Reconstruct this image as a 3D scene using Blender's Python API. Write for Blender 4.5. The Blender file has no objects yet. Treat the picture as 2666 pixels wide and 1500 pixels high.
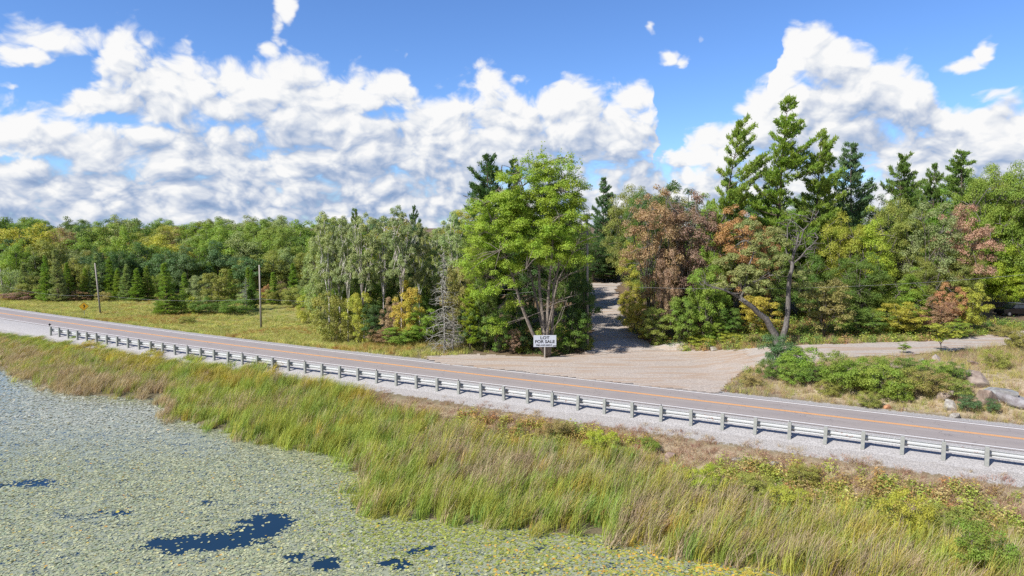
import bpy, math, random, os
import numpy as np
from mathutils import Vector, Matrix
random.seed(7)
RS = np.random.RandomState(11)
scene = bpy.context.scene
COL = scene.collection

# ---------------------------------------------------------------- camera
F = 1777.0; PITCH = math.atan(160 / 1777.0); CH = 16.0
cam_data = bpy.data.cameras.new('camera')
cam_data.sensor_width = 36.0
cam_data.lens = 36.0 * F / 2666.0
cam_data.clip_end = 5000.0
cam = bpy.data.objects.new('camera', cam_data)
cam.location = (0, 0, CH)
cam.rotation_euler = (math.pi / 2 - PITCH, 0, 0)
COL.objects.link(cam)
scene.camera = cam

# ---------------------------------------------------------------- sun, exposure
SUN_EL = math.radians(44); SUN_AZ = math.radians(-126)      # azimuth from +Y towards +X
sdir = Vector((math.cos(SUN_EL) * math.sin(SUN_AZ), math.cos(SUN_EL) * math.cos(SUN_AZ), math.sin(SUN_EL)))
sl = bpy.data.lights.new('sun', 'SUN'); sl.energy = 5.0; sl.angle = math.radians(0.5); sl.color = (1.0, 0.95, 0.87)
so = bpy.data.objects.new('sun', sl); so.rotation_euler = (-sdir).to_track_quat('-Z', 'Y').to_euler()
so.location = (-60, -20, 60); COL.objects.link(so)
scene.view_settings.view_transform = 'Standard'
scene.view_settings.look = 'None'
scene.view_settings.exposure = 0.70
scene.view_settings.gamma = 1.0
scene.view_settings.use_curve_mapping = False
scene.cycles.max_bounces = 6
scene.cycles.diffuse_bounces = 3
scene.cycles.transparent_max_bounces = 6
scene.cycles.use_adaptive_sampling = True
scene.cycles.use_denoising = False

# ---------------------------------------------------------------- node helper
class NT:
    def __init__(self, tree):
        self.t = tree; self.n = tree.nodes; self.l = tree.links
    def add(self, ty, **kw):
        nd = self.n.new(ty)
        for k, v in kw.items(): setattr(nd, k, v)
        return nd
    def put(self, sock, v):
        if hasattr(v, 'links') or isinstance(v, bpy.types.NodeSocket): self.l.new(v, sock)
        elif v is not None:
            try: sock.default_value = v
            except TypeError: sock.default_value = (v, v, v)
    def m(self, op, a, b=None, c=None, clamp=False):
        nd = self.add('ShaderNodeMath', operation=op, use_clamp=clamp)
        self.put(nd.inputs[0], a)
        if b is not None: self.put(nd.inputs[1], b)
        if c is not None: self.put(nd.inputs[2], c)
        return nd.outputs[0]
    def v(self, op, a, b=None, s=None, out=0):
        nd = self.add('ShaderNodeVectorMath', operation=op)
        self.put(nd.inputs[0], a)
        if b is not None: self.put(nd.inputs[1], b)
        if s is not None: self.put(nd.inputs['Scale'], s)
        return nd.outputs['Value'] if out == 'Value' else nd.outputs[0]
    def noise(self, vec, scale, detail=4, rough=.5, dist=0.0, col=False, dim='3D'):
        nd = self.add('ShaderNodeTexNoise', noise_dimensions=dim)
        self.put(nd.inputs['Vector'], vec); nd.inputs['Scale'].default_value = scale
        nd.inputs['Detail'].default_value = detail; nd.inputs['Roughness'].default_value = rough
        nd.inputs['Distortion'].default_value = dist
        return nd.outputs['Color' if col else 'Fac']
    def voro(self, vec, scale, detail=0, rough=.5, feature='F1', out='Distance', rand=1.0, dim='3D'):
        nd = self.add('ShaderNodeTexVoronoi', feature=feature, voronoi_dimensions=dim)
        self.put(nd.inputs['Vector'], vec); nd.inputs['Scale'].default_value = scale
        nd.inputs['Detail'].default_value = detail; nd.inputs['Roughness'].default_value = rough
        nd.inputs['Randomness'].default_value = rand
        return nd.outputs[out]
    def ramp(self, fac, stops, interp='LINEAR'):
        nd = self.add('ShaderNodeValToRGB'); cr = nd.color_ramp; cr.interpolation = interp
        while len(cr.elements) < len(stops): cr.elements.new(.5)
        for e, (p, c) in zip(cr.elements, sorted(stops, key=lambda q: q[0])):
            e.position = p; e.color = (c, c, c, 1) if isinstance(c, (int, float)) else (*c[:3], 1)
        self.put(nd.inputs[0], fac)
        return nd.outputs[0]
    def mix(self, fac, a, b, blend='MIX'):
        nd = self.add('ShaderNodeMix', data_type='RGBA', blend_type=blend)
        self.put(nd.inputs[0], fac)
        for s, v in ((nd.inputs[6], a), (nd.inputs[7], b)):
            if isinstance(v, tuple) and len(v) == 3: v = (*v, 1)
            self.put(s, v)
        return nd.outputs[2]
    def step(self, x, a, b):                       # smoothstep
        nd = self.add('ShaderNodeMapRange', interpolation_type='SMOOTHSTEP')
        self.put(nd.inputs[0], x); nd.inputs[1].default_value = a; nd.inputs[2].default_value = b
        return nd.outputs[0]
    def comb(self, x, y, z):
        nd = self.add('ShaderNodeCombineXYZ')
        self.put(nd.inputs[0], x); self.put(nd.inputs[1], y); self.put(nd.inputs[2], z)
        return nd.outputs[0]

# ---------------------------------------------------------------- world: sky with cumulus
def px_az(px): return math.atan((px - 1333) / F)
def px_el(py): return math.atan((590 - py) / F)      # good near the frame's middle columns
def pix_dir(px, py):
    x = (px - 1333) / F; u = (750 - py) / F
    d = Vector((x, math.cos(PITCH) + u * math.sin(PITCH), -math.sin(PITCH) + u * math.cos(PITCH)))
    return d.normalized()
def azel(px, py):
    d = pix_dir(px, py)
    return math.atan2(d.x, d.y), math.asin(d.z)

world = bpy.data.worlds.new('World'); scene.world = world; world.use_nodes = True
W = NT(world.node_tree); W.n.clear()
sky = W.add('ShaderNodeTexSky'); sky.sky_type = 'NISHITA'; sky.sun_disc = False
sky.sun_elevation = SUN_EL; sky.sun_rotation = SUN_AZ
sky.air_density = 1.0; sky.dust_density = 0.0; sky.ozone_density = 3.0; sky.altitude = 300

def cloud_group():
    g = bpy.data.node_groups.new('cloud_density', 'ShaderNodeTree')
    g.interface.new_socket('Dir', in_out='INPUT', socket_type='NodeSocketVector')
    g.interface.new_socket('Density', in_out='OUTPUT', socket_type='NodeSocketFloat'); g.interface.new_socket('Billow', in_out='OUTPUT', socket_type='NodeSocketFloat')
    T = NT(g)
    gi = T.add('NodeGroupInput'); go = T.add('NodeGroupOutput')
    D = T.v('NORMALIZE', gi.outputs[0])
    sp = T.add('ShaderNodeSeparateXYZ'); T.l.new(D, sp.inputs[0])
    X, Y, Z = sp.outputs
    az = T.m('ARCTAN2', X, Y)
    el = T.m('ARCSINE', Z)
    # noise space: features shrink and flatten towards the horizon
    inv = T.m('DIVIDE', 1.0, T.m('ADD', T.m('MAXIMUM', Z, 0.0), 0.62))
    P = T.v('MULTIPLY', T.comb(X, Y, 0.0), T.comb(inv, inv, inv))
    wv = T.v('SUBTRACT', T.noise(P, 6.0, 3, .55, col=True, dim='2D'), (.5, .5, .5))
    P2 = T.v('ADD', P, T.v('SCALE', wv, s=.09))
    # slow warp of the outline coordinates
    wo = T.add('ShaderNodeSeparateXYZ'); T.l.new(T.v('SUBTRACT', T.noise(P, 9.0, 4, .6, col=True, dim='2D'), (.5, .5, .5)), wo.inputs[0])
    azw = T.m('MULTIPLY_ADD', wo.outputs[0], .05, az)
    elw = T.m('MULTIPLY_ADD', wo.outputs[1], .035, el)
    # outline of the cloud field: top elevation as a curve of azimuth
    pts = [(-700, 300), (-250, 330), (-60, 290), (0, 255), (110, 262), (170, 240), (230, 190), (285, 60), (330, 25), (390, 60), (440, 100), (495, 100), (520, 150), (600, 150), (690, 130), (730, 120), (800, 150), (930, 165), (1030, 140), (1075, 215), (1150, 225), (1230, 190), (1290, 165), (1350, 215), (1430, 190), (1480, 160), (1560, 190), (1620, 170), (1690, 170), (1712, 290), (1745, 400), (1775, 330), (1850, 285), (1930, 250), (2005, 190), (2030, 60), (2100, 25), (2180, 45), (2240, 110), (2300, 125), (2380, 140), (2420, 150), (2465, 240), (2500, 290), (2560, 260), (2666, 235), (2900, 260), (3300, 420)]
    cv = T.add('ShaderNodeFloatCurve')
    c = cv.mapping.curves[0]
    A0, A1, E1 = -1.05, 1.05, .40
    def cx(p): return (p - A0) / (A1 - A0)
    data = []
    for (px, py) in pts:
        a, e = azel(px, py); data.append((cx(a), e / E1))
    ca0, cb0 = data[0], data[-1]
    data = [(0.0, .35)] + data + [(1.0, .30)]
    c.points[0].location = data[0]; c.points[1].location = data[-1]
    for p in data[1:-1]: c.points.new(*p)
    for p in c.points: p.handle_type = 'AUTO_CLAMPED'
    cv.mapping.update()
    T.put(cv.inputs[1], T.m('DIVIDE', T.m('SUBTRACT', azw, A0), A1 - A0))
    top = T.m('MULTIPLY', cv.outputs[0], E1)
    M = T.m('DIVIDE', T.m('SUBTRACT', top, elw), .034)
    M = T.m('MINIMUM', T.m('MAXIMUM', M, -1.3), 1.15)
    base = M
    # (px, py, rx, ry, weight): clouds standing apart (+) and gaps of blue (-)
    blobs = [(130, 92, 200, 50, 1.35), (50, 145, 110, 32, 1.2), (20, 212, 70, 18, .8), (748, 30, 34, 60, 1.25), (728, 85, 30, 45, 1.2), (705, 125, 40, 40, 1.2),
             (1690, 70, 18, 20, .55), (1822, 102, 16, 18, .75), (1750, 150, 30, 30, .85), (1785, 160, 28, 26, .75), (2560, 130, 34, 42, 1.1), (2510, 160, 70, 26, 1.15),
             (2075, 0, 40, 22, .5), (1045, 155, 16, 30, .7),
             (60, 415, 120, 16, -.7), (400, 320, 260, 16, -.75), (150, 200, 120, 28, -.9), (1560, 470, 90, 24, -.7), (1735, 300, 50, 60, -.8), (1290, 470, 60, 40, -.7),
             (2260, 440, 90, 40, -.6), (1800, 470, 60, 50, -.5), (1000, 300, 90, 10, -.35), (1880, 250, 40, 40, -.3), (2420, 210, 40, 60, -.25), (760, 470, 400, 20, -.25)]
    for (px, py, rx, ry, w) in blobs:
        a, e = azel(px, py)
        ra = rx / F * math.cos(a) ** 2; re = ry / F * math.cos(a)
        dx = T.m('MULTIPLY', T.m('SUBTRACT', azw, a), 1 / ra)
        dy = T.m('MULTIPLY', T.m('SUBTRACT', elw, e), 1 / re)
        r2 = T.m('ADD', T.m('MULTIPLY', dx, dx), T.m('MULTIPLY', dy, dy))
        fall = T.m('EXPONENT', T.m('MULTIPLY', r2, -.8))
        if w > 0: base = T.m('MAXIMUM', base, T.m('MULTIPLY_ADD', fall, w + .75, -1.05))
        else: base = T.m('MULTIPLY_ADD', fall, w, base)
    # billows
    n1 = T.noise(P2, 7.0, 1, .5, dim='2D')
    v1 = T.voro(P2, 13.0, 3.0, .5, 'F1', dim='2D')
    n2 = T.noise(P2, 22.0, 6, .6, dim='2D')
    d = T.m('MULTIPLY_ADD', T.m('SUBTRACT', n1, .5), .9, base)
    d = T.m('MULTIPLY_ADD', T.m('SUBTRACT', .60, v1), 1.05, d)
    d = T.m('MULTIPLY_ADD', T.m('SUBTRACT', n2, .5), 1.2, d)
    T.l.new(d, go.inputs[0]); T.l.new(v1, go.inputs[1])
    return g

cg = cloud_group()
tc = W.add('ShaderNodeTexCoord')
DIR = tc.outputs['Generated']
def dens(off):
    nd = W.add('ShaderNodeGroup'); nd.node_tree = cg
    W.put(nd.inputs[0], DIR if off is None else W.v('ADD', DIR, off))
    return nd.outputs[0]
d0 = dens(None); billow = d0.node.outputs[1]
d1 = dens((-.009, 0, .010))
d2 = dens((-.035, 0, .055))
alpha = W.step(d0, -.12, .70)
slope = W.m('ADD', W.m('MULTIPLY', W.m('SUBTRACT', d0, d1), .40), W.m('MULTIPLY', W.m('SUBTRACT', d0, d2), .22))
thick = W.step(d0, .1, 1.5)
sepw = W.add('ShaderNodeSeparateXYZ'); W.l.new(DIR, sepw.inputs[0])
low = W.step(sepw.outputs[2], .20, .02)
lit = W.m('ADD', W.m('SUBTRACT', .90, W.m('MULTIPLY', thick, .19)), slope)
lit = W.m('SUBTRACT', lit, W.m('MULTIPLY', low, .17))
lit = W.m('MULTIPLY_ADD', W.m('SUBTRACT', .50, billow), .42, lit)
ccol = W.ramp(lit, [(0.0, (.24, .35, .57)), (.28, (.40, .50, .69)), (.52, (.61, .67, .79)), (.74, (.82, .85, .90)), (.96, (.98, .98, .98))])
bg_sky = W.add('ShaderNodeBackground'); bg_cl = W.add('ShaderNodeBackground')
tint = W.mix(1.0, sky.outputs[0], (.68, .90, 1.26), 'MULTIPLY')
W.l.new(tint, bg_sky.inputs[0]); bg_sky.inputs[1].default_value = .084
W.l.new(ccol, bg_cl.inputs[0]); bg_cl.inputs[1].default_value = .605
ms = W.add('ShaderNodeMixShader'); W.l.new(alpha, ms.inputs[0]); W.l.new(bg_sky.outputs[0], ms.inputs[1]); W.l.new(bg_cl.outputs[0], ms.inputs[2])
wo_ = W.add('ShaderNodeOutputWorld'); W.l.new(ms.outputs[0], wo_.inputs[0])
world.cycles.sampling_method = 'MANUAL'; world.cycles.sample_map_resolution = 256

# ================================================================ helpers: meshes, tags, placement
def tag(o, label=None, cat=None, group=None, kind=None):
    if label: o['label'] = label
    if cat: o['category'] = cat
    if group: o['group'] = group
    if kind: o['kind'] = kind
    return o
def link(name, me, mat=None, parent=None, color=None):
    o = bpy.data.objects.new(name, me); COL.objects.link(o)
    if mat is not None and me is not None and not me.materials: me.materials.append(mat)
    if parent is not None: o.parent = parent
    if color is not None: o.color = (*color, 1)
    return o
def empty(name, loc, rz=0.0):
    o = bpy.data.objects.new(name, None); COL.objects.link(o)
    o.empty_display_size = .3; o.location = loc; o.rotation_euler = (0, 0, rz)
    return o
def mesh_np(name, V, Fq, attrs=None, smooth=False):
    """V (n,3), Fq (m,k) with one k"""
    V = np.asarray(V, np.float32); Fq = np.asarray(Fq, np.int32); m, k = Fq.shape
    me = bpy.data.meshes.new(name)
    me.vertices.add(len(V)); me.vertices.foreach_set('co', V.ravel())
    me.loops.add(m * k); me.loops.foreach_set('vertex_index', Fq.ravel())
    me.polygons.add(m); me.polygons.foreach_set('loop_start', np.arange(m, dtype=np.int32) * k)
    me.polygons.foreach_set('use_smooth', np.full(m, smooth))
    me.update(calc_edges=True)
    for an, (ty, arr) in (attrs or {}).items():
        a = me.attributes.new(an, ty, 'POINT')
        key = {'FLOAT': 'value', 'INT': 'value', 'FLOAT_VECTOR': 'vector', 'FLOAT_COLOR': 'color'}[ty]
        a.data.foreach_set(key, np.asarray(arr, np.int32 if ty == 'INT' else np.float32).ravel())
    return me

class MB:
    """collects boxes, tubes and polygons into one mesh"""
    def __init__(self): self.v = []; self.f = []
    def add(self, vs, fs):
        b = len(self.v); self.v += [tuple(map(float, p)) for p in vs]; self.f += [tuple(i + b for i in q) for q in fs]
    def box(self, c, s, M=None, taper=1.0):
        x, y, z = (q / 2 for q in s)
        vs = [Vector((a * x * (taper if k > 0 else 1), b * y * (taper if k > 0 else 1), k * z)) for k in (-1, 1) for a, b in ((-1, -1), (1, -1), (1, 1), (-1, 1))]
        if M is not None: vs = [M @ q for q in vs]
        vs = [q + Vector(c) for q in vs]
        self.add(vs, [(3, 2, 1, 0), (4, 5, 6, 7), (0, 1, 5, 4), (1, 2, 6, 5), (2, 3, 7, 6), (3, 0, 4, 7)])
    def tube(self, pts, rad, n=6, cap=True):
        pts = [Vector(p) for p in pts]
        if isinstance(rad, (int, float)): rad = [rad] * len(pts)
        rings = []; ref = Vector((.31, .87, .2)).normalized()
        for i, p in enumerate(pts):
            d = (pts[min(i + 1, len(pts) - 1)] - pts[max(i - 1, 0)])
            d = d.normalized() if d.length > 1e-9 else Vector((0, 0, 1))
            a = d.cross(ref); a = a.normalized() if a.length > 1e-4 else Vector((1, 0, 0)); b = d.cross(a)
            rings.append([p + (a * math.cos(2 * math.pi * j / n) + b * math.sin(2 * math.pi * j / n)) * rad[i] for j in range(n)])
        vs = [q for r in rings for q in r]; fs = []
        for i in range(len(pts) - 1):
            for j in range(n):
                k = (j + 1) % n; fs.append((i * n + j, i * n + k, (i + 1) * n + k, (i + 1) * n + j))
        if cap: fs += [tuple(reversed(range(n))), tuple((len(pts) - 1) * n + j for j in range(n))]
        self.add(vs, fs)
    def prism(self, poly, y0, y1):
        """poly in (x,z), extruded along y"""
        n = len(poly)
        vs = [(x, y0, z) for x, z in poly] + [(x, y1, z) for x, z in poly]
        self.add(vs, [tuple(range(n)), tuple(range(2 * n - 1, n - 1, -1))] + [(i, i + n, (i + 1) % n + n, (i + 1) % n) for i in range(n)])
    def mesh(self, name, smooth=False, bevel=0.0):
        me = bpy.data.meshes.new(name); me.from_pydata(self.v, [], self.f)
        import bmesh
        bm = bmesh.new(); bm.from_mesh(me); bmesh.ops.recalc_face_normals(bm, faces=bm.faces)
        if bevel > 0:
            bmesh.ops.bevel(bm, geom=[e for e in bm.edges if len(e.link_faces) == 2 and e.calc_face_angle(0) > .5], offset=bevel, segments=2, affect='EDGES', profile=.5)
        bm.to_mesh(me); bm.free()
        if smooth:
            for p in me.polygons: p.use_smooth = True
        return me
    def build(self, name, mat, parent=None, smooth=False, color=None, bevel=0.0):
        return link(name, self.mesh(name, smooth, bevel), mat, parent, color)

def vnoise(x, y, s, seed=0):
    """cheap smooth value noise on arrays"""
    x = np.asarray(x, float) * s + seed * 17.3; y = np.asarray(y, float) * s + seed * 9.7
    xi = np.floor(x); yi = np.floor(y); fx = x - xi; fy = y - yi
    fx = fx * fx * (3 - 2 * fx); fy = fy * fy * (3 - 2 * fy)
    def h(a, b):
        q = np.sin(a * 127.1 + b * 311.7 + seed * 74.7) * 43758.5453
        return q - np.floor(q)
    return (h(xi, yi) * (1 - fx) + h(xi + 1, yi) * fx) * (1 - fy) + (h(xi, yi + 1) * (1 - fx) + h(xi + 1, yi + 1) * fx) * fy
def fbm(x, y, s, seed=0, o=4):
    r = 0; a = .5
    for i in range(o): r = r + a * vnoise(x, y, s * 2 ** i, seed + i); a *= .5
    return r / (1 - .5 ** o)
def ss(x, a, b):
    t = np.clip((np.asarray(x, float) - a) / (b - a), 0, 1); return t * t * (3 - 2 * t)

# ================================================================ terrain
CLX = np.array([-200, -130, -94.75, -71.4, -53.0, -33.5, -15, 0, 13.4, 27.9, 38.6, 80, 160])
CLY = np.array([192.5, 147.9, 125.4, 111.0, 99.8, 88.7, 78.6, 70.8, 63.7, 55.9, 50.2, 28.2, -14.4])
_xs = np.arange(-210, 161, 2.0); _ys = np.interp(_xs, CLX, CLY)
_k = np.ones(11) / 11; _ysm = np.convolve(np.pad(_ys, 5, mode='edge'), _k, 'valid')
def yc(x): return np.interp(x, _xs[6:-6], _ysm[6:-6]) + np.where(np.asarray(x) > 148, -(np.asarray(x) - 148) * .533, 0)
def off(x, y):
    """signed distance from the centreline, positive on the far side"""
    x = np.asarray(x, float); sl_ = (yc(x + 1) - yc(x - 1)) / 2
    return (np.asarray(y, float) - yc(x)) / np.sqrt(1 + sl_ * sl_)
SHORE = np.array([(-260, 250), (-140, 150), (-95, 112), (-69.4, 91.2), (-59.3, 81.6), (-48.5, 74.2), (-41.4, 72.5), (-37.7, 72.2), (-33.4, 64.6), (-31.3, 64.0), (-28.7, 62.2),
                  (-23.9, 58.8), (-18.8, 55.8), (-13.6, 53.9), (-12.75, 51.6), (-11.0, 50.5), (-10.8, 46.4), (-9.4, 42.6), (-6.6, 42.0), (-3.7, 41.4), (-1.0, 40.9), (2.6, 39.9), (5.2, 39.4),
                  (8.2, 38.4), (9.7, 36.2), (13.2, 35.3), (15.3, 33.9), (22, 30), (30, 22), (60, -10), (120, -80)])
POND = np.vstack([SHORE, [(120, -400), (-600, -400), (-600, 250)]])
def inside(px, py, poly):
    px = np.asarray(px, float); py = np.asarray(py, float); c = np.zeros(px.shape, bool)
    n = len(poly)
    for i in range(n):
        x0, y0 = poly[i]; x1, y1 = poly[(i + 1) % n]
        if y0 == y1: continue
        k = ((y0 > py) != (y1 > py)) & (px < (x1 - x0) * (py - y0) / (y1 - y0) + x0)
        c ^= k
    return c
def segdist(px, py, line):
    px = np.asarray(px, float); py = np.asarray(py, float); d = np.full(px.shape, 1e9)
    for i in range(len(line) - 1):
        a = np.array(line[i], float); b = np.array(line[i + 1], float); ab = b - a
        t = np.clip(((px - a[0]) * ab[0] + (py - a[1]) * ab[1]) / (ab @ ab), 0, 1)
        d = np.minimum(d, np.hypot(px - a[0] - t * ab[0], py - a[1] - t * ab[1]))
    return d
def shore_sd(x, y):
    """positive on land"""
    d = segdist(x, y, SHORE); return np.where(inside(x, y, POND), -d, d)
WATER = -2.5
def H(x, y, road=True):
    x = np.asarray(x, float); y = np.asarray(y, float)
    d = off(x, y); t = -d
    near = np.interp(t, [3.2, 5.0, 6.8, 9.5, 14, 20, 30], [0, -.12, -.42, -1.25, -2.1, -2.34, -2.38])
    near = near + (fbm(x, y, .35, 3) - .5) * .35 * ss(t, 8, 12)
    sd = shore_sd(x, y)
    near = np.where(t > 9, near - 1.1 * ss(-sd, -.6, 1.6), near)
    wl = 1 - ss(x, -24, -9)
    hl = np.interp(d, [3.2, 5.5, 9, 14], [0, -.12, -.75, -.85]) + .012 * np.maximum(y - 175, 0)
    hl = np.minimum(hl, 5.0)
    wr = ss(x, 20, 37)
    hr = 2.0 * ss(d, 5.6, 13.5) * wr + np.minimum(.09 * np.maximum(y - 84, 0) * (1 - .35 * wr), 9)
    hr = hr + (fbm(x, y, .22, 5) - .5) * 1.1 * wr * ss(d, 6.5, 10) * (1 - ss(d, 13.5, 16))
    far = hl * wl + hr * (1 - wl)
    far = far + (fbm(x, y, .12, 9) - .5) * .35 * wl * ss(d, 9, 16)
    z = np.where(d < 0, near, far)
    return z
def h1(x, y): return float(H(np.array([x]), np.array([y]))[0])
def ray(px, py):
    x = (px - 1333) / F; u = (750 - py) / F
    return Vector((x, math.cos(PITCH) + u * math.sin(PITCH), -math.sin(PITCH) + u * math.cos(PITCH)))
def at(px, py, z=0.0):
    d = ray(px, py); t = (z - CH) / d.z; return Vector((d.x * t, d.y * t, z))
def ground_at(px, py):
    """where the sight line through a pixel of the photograph meets the terrain"""
    d = ray(px, py); t = np.linspace(25, 420, 3200)
    x = d.x * t; y = d.y * t; z = CH + d.z * t
    k = np.argmax(z < H(x, y)); k = max(k, 1)
    return Vector((x[k], y[k], h1(x[k], y[k])))
def proj(x, y, z):
    u = (z - CH); fwd = y * math.cos(PITCH) - u * math.sin(PITCH); up = y * math.sin(PITCH) + u * math.cos(PITCH)
    return 1333 + F * x / fwd, 750 - F * up / fwd

# ================================================================ materials
def new_mat(name):
    m = bpy.data.materials.new(name); m.use_nodes = True
    T = NT(m.node_tree); T.n.clear()
    out = T.add('ShaderNodeOutputMaterial'); b = T.add('ShaderNodeBsdfPrincipled')
    T.l.new(b.outputs[0], out.inputs[0])
    return m, T, b, out
def geo(T): return T.add('ShaderNodeNewGeometry').outputs['Position']
def objco(T): return T.add('ShaderNodeTexCoord').outputs['Object']
def bump(T, b, h, dist=.02, s=.6):
    n = T.add('ShaderNodeBump'); n.inputs['Strength'].default_value = s; n.inputs['Distance'].default_value = dist
    T.l.new(h, n.inputs['Height']); T.l.new(n.outputs[0], b.inputs['Normal'])
def plain(name, col, rough=.6, metal=0.0, var=.25, scale=6.0, spec=.4):
    m, T, b, o = new_mat(name)
    n = T.noise(objco(T), scale, 5, .6)
    T.put(b.inputs['Base Color'], T.mix(n, tuple(c * (1 - var) for c in col), tuple(min(1, c * (1 + var)) for c in col)))
    b.inputs['Roughness'].default_value = rough; b.inputs['Metallic'].default_value = metal
    b.inputs['Specular IOR Level'].default_value = spec
    return m
def attr(T, name, ty='GEOMETRY', out='Fac'):
    a = T.add('ShaderNodeAttribute', attribute_name=name, attribute_type=ty); return a.outputs[out]

def foliage_mat(name, src='object', trans=.38, var=.5):
    m, T, b, out = new_mat(name)
    if src == 'object': base = T.add('ShaderNodeObjectInfo').outputs['Color']
    else: base = attr(T, 'tint', 'INSTANCER', 'Color')
    r = attr(T, 'rnd')
    g = geo(T)
    hs = T.add('ShaderNodeHueSaturation'); T.l.new(base, hs.inputs['Color'])
    n = T.noise(g, .55, 3, .6)
    T.put(hs.inputs['Hue'], T.m('ADD', .5, T.m('MULTIPLY', T.m('SUBTRACT', n, .5), .10)))
    T.put(hs.inputs['Value'], T.m('ADD', 1 - var / 2, T.m('MULTIPLY', T.m('ADD', T.m('MULTIPLY', r, .65), T.m('MULTIPLY', n, .35)), var * 1.25)))
    hs.inputs['Saturation'].default_value = 1.0
    c = T.mix(T.step(r, .88, 1.0), hs.outputs[0], T.mix(.5, hs.outputs[0], (.24, .20, .06)))
    T.put(b.inputs['Base Color'], c)
    b.inputs['Roughness'].default_value = .55; b.inputs['Specular IOR Level'].default_value = .35
    tr = T.add('ShaderNodeBsdfTranslucent'); T.put(tr.inputs[0], T.mix(1.0, c, (1.25, 1.25, .65), 'MULTIPLY'))
    mx = T.add('ShaderNodeMixShader'); mx.inputs[0].default_value = trans
    T.l.new(b.outputs[0], mx.inputs[1]); T.l.new(tr.outputs[0], mx.inputs[2]); T.l.new(mx.outputs[0], out.inputs[0])
    return m
M_LEAF = foliage_mat('leaves')
M_BLADE = foliage_mat('blades', 'instancer', .3, .5)
def bark_mat():
    m, T, b, o = new_mat('bark')
    base = T.add('ShaderNodeObjectInfo').outputs['Color']; oc = objco(T)
    n = T.noise(T.v('MULTIPLY', oc, (4, 4, 1.2)), 2.2, 6, .65)
    T.put(b.inputs['Base Color'], T.mix(T.step(n, .38, .62), T.mix(1, base, (.45, .42, .40), 'MULTIPLY'), base))
    b.inputs['Roughness'].default_value = .9; bump(T, b, n, .04, .8)
    return m
M_BARK = bark_mat()

def ground_mat():
    m, T, b, o = new_mat('ground'); g = geo(T)
    gr = attr(T, 'gravel'); fi = attr(T, 'field'); fo = attr(T, 'forest'); dry = attr(T, 'dry')
    n1 = T.noise(g, .25, 5, .6); n2 = T.noise(g, 3.0, 5, .65); n3 = T.noise(g, 14.0, 3, .6)
    soil = T.mix(n2, (.075, .062, .035), (.15, .125, .065))
    field = T.mix(T.step(n1, .35, .65), (.20, .21, .045), (.30, .25, .075)); field = T.mix(T.m('MULTIPLY', n2, .6), field, (.11, .13, .03))
    fore = T.mix(n2, (.05, .035, .02), (.19, .12, .06))
    dryc = T.mix(T.step(n2, .35, .65), (.24, .18, .11), (.36, .30, .20))
    grav = T.mix(T.step(n3, .3, .7), (.17, .16, .15), (.38, .36, .345))
    c = T.mix(fi, soil, field); c = T.mix(fo, c, fore); c = T.mix(dry, c, dryc)
    k = T.step(T.m('ADD', gr, T.m('MULTIPLY', T.m('SUBTRACT', n2, .5), .9)), .45, .6)
    c = T.mix(k, c, grav)
    T.put(b.inputs['Base Color'], c); b.inputs['Roughness'].default_value = .95
    bump(T, b, T.m('ADD', n2, T.m('MULTIPLY', n3, .4)), .12, .8)
    return m
def gravel_mat(name, c0, c1, tracks=False, scale=9.0):
    m, T, b, o = new_mat(name); g = geo(T)
    n3 = T.noise(g, scale, 4, .7); n1 = T.noise(g, .35, 4, .55)
    c = T.mix(T.step(n3, .32, .68), c0, c1)
    c = T.mix(T.m('MULTIPLY', T.step(n1, .4, .75), .45), c, tuple(x * .72 for x in c1))
    if tracks:
        st = T.noise(T.v('MULTIPLY', g, (.10, .75, 1)), 1.3, 5, .6, .6)
        c = T.mix(T.m('MULTIPLY', T.step(st, .46, .60), .75), c, (.30, .215, .15))
    T.put(b.inputs['Base Color'], c); b.inputs['Roughness'].default_value = .95
    bump(T, b, n3, .05, .9)
    return m
M_GROUND = ground_mat()
M_SHOULDER = gravel_mat('shoulder_gravel', (.19, .183, .18), (.40, .385, .375))
M_DIRT = gravel_mat('turnout_gravel', (.245, .205, .175), (.42, .365, .315), True, 6.0)
M_DRIVE = gravel_mat('drive_gravel', (.24, .21, .185), (.42, .38, .34), True, 6.0)
def asphalt_mat():
    m, T, b, o = new_mat('asphalt'); g = geo(T)
    n3 = T.noise(g, 22.0, 3, .7); n1 = T.noise(g, .22, 4, .55); d = attr(T, 'off')
    c = T.mix(n3, (.18, .156, .146), (.288, .256, .24))
    wheel = T.m('ABSOLUTE', T.m('SUBTRACT', T.m('ABSOLUTE', T.m('SUBTRACT', T.m('ABSOLUTE', d), 1.6)), .8))
    c = T.mix(T.m('MULTIPLY', T.step(wheel, .38, .0), .28), c, (.31, .28, .272))
    c = T.mix(T.m('MULTIPLY', T.step(n1, .45, .7), .25), c, (.18, .16, .165))
    cr = T.voro(T.v('ADD', g, T.v('SCALE', T.noise(g, 1.5, 3, .5, col=True), s=.8)), .35, 0, .5, 'DISTANCE_TO_EDGE')
    c = T.mix(T.m('MULTIPLY', T.step(cr, .010, .0), .5), c, (.07, .06, .06))
    T.put(b.inputs['Base Color'], c); b.inputs['Roughness'].default_value = .85
    bump(T, b, n3, .01, .5)
    return m
M_ASPH = asphalt_mat()
def paint_mat(name, col):
    m, T, b, o = new_mat(name); g = geo(T)
    n = T.noise(g, 5.0, 5, .7)
    T.put(b.inputs['Base Color'], T.mix(T.step(n, .58, .75), col, tuple(x * .55 for x in col))); b.inputs['Roughness'].default_value = .7
    return m
M_WHITE = paint_mat('white_line_paint', (.70, .70, .69)); M_YEL = paint_mat('yellow_line_paint', (.72, .32, .06))

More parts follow.
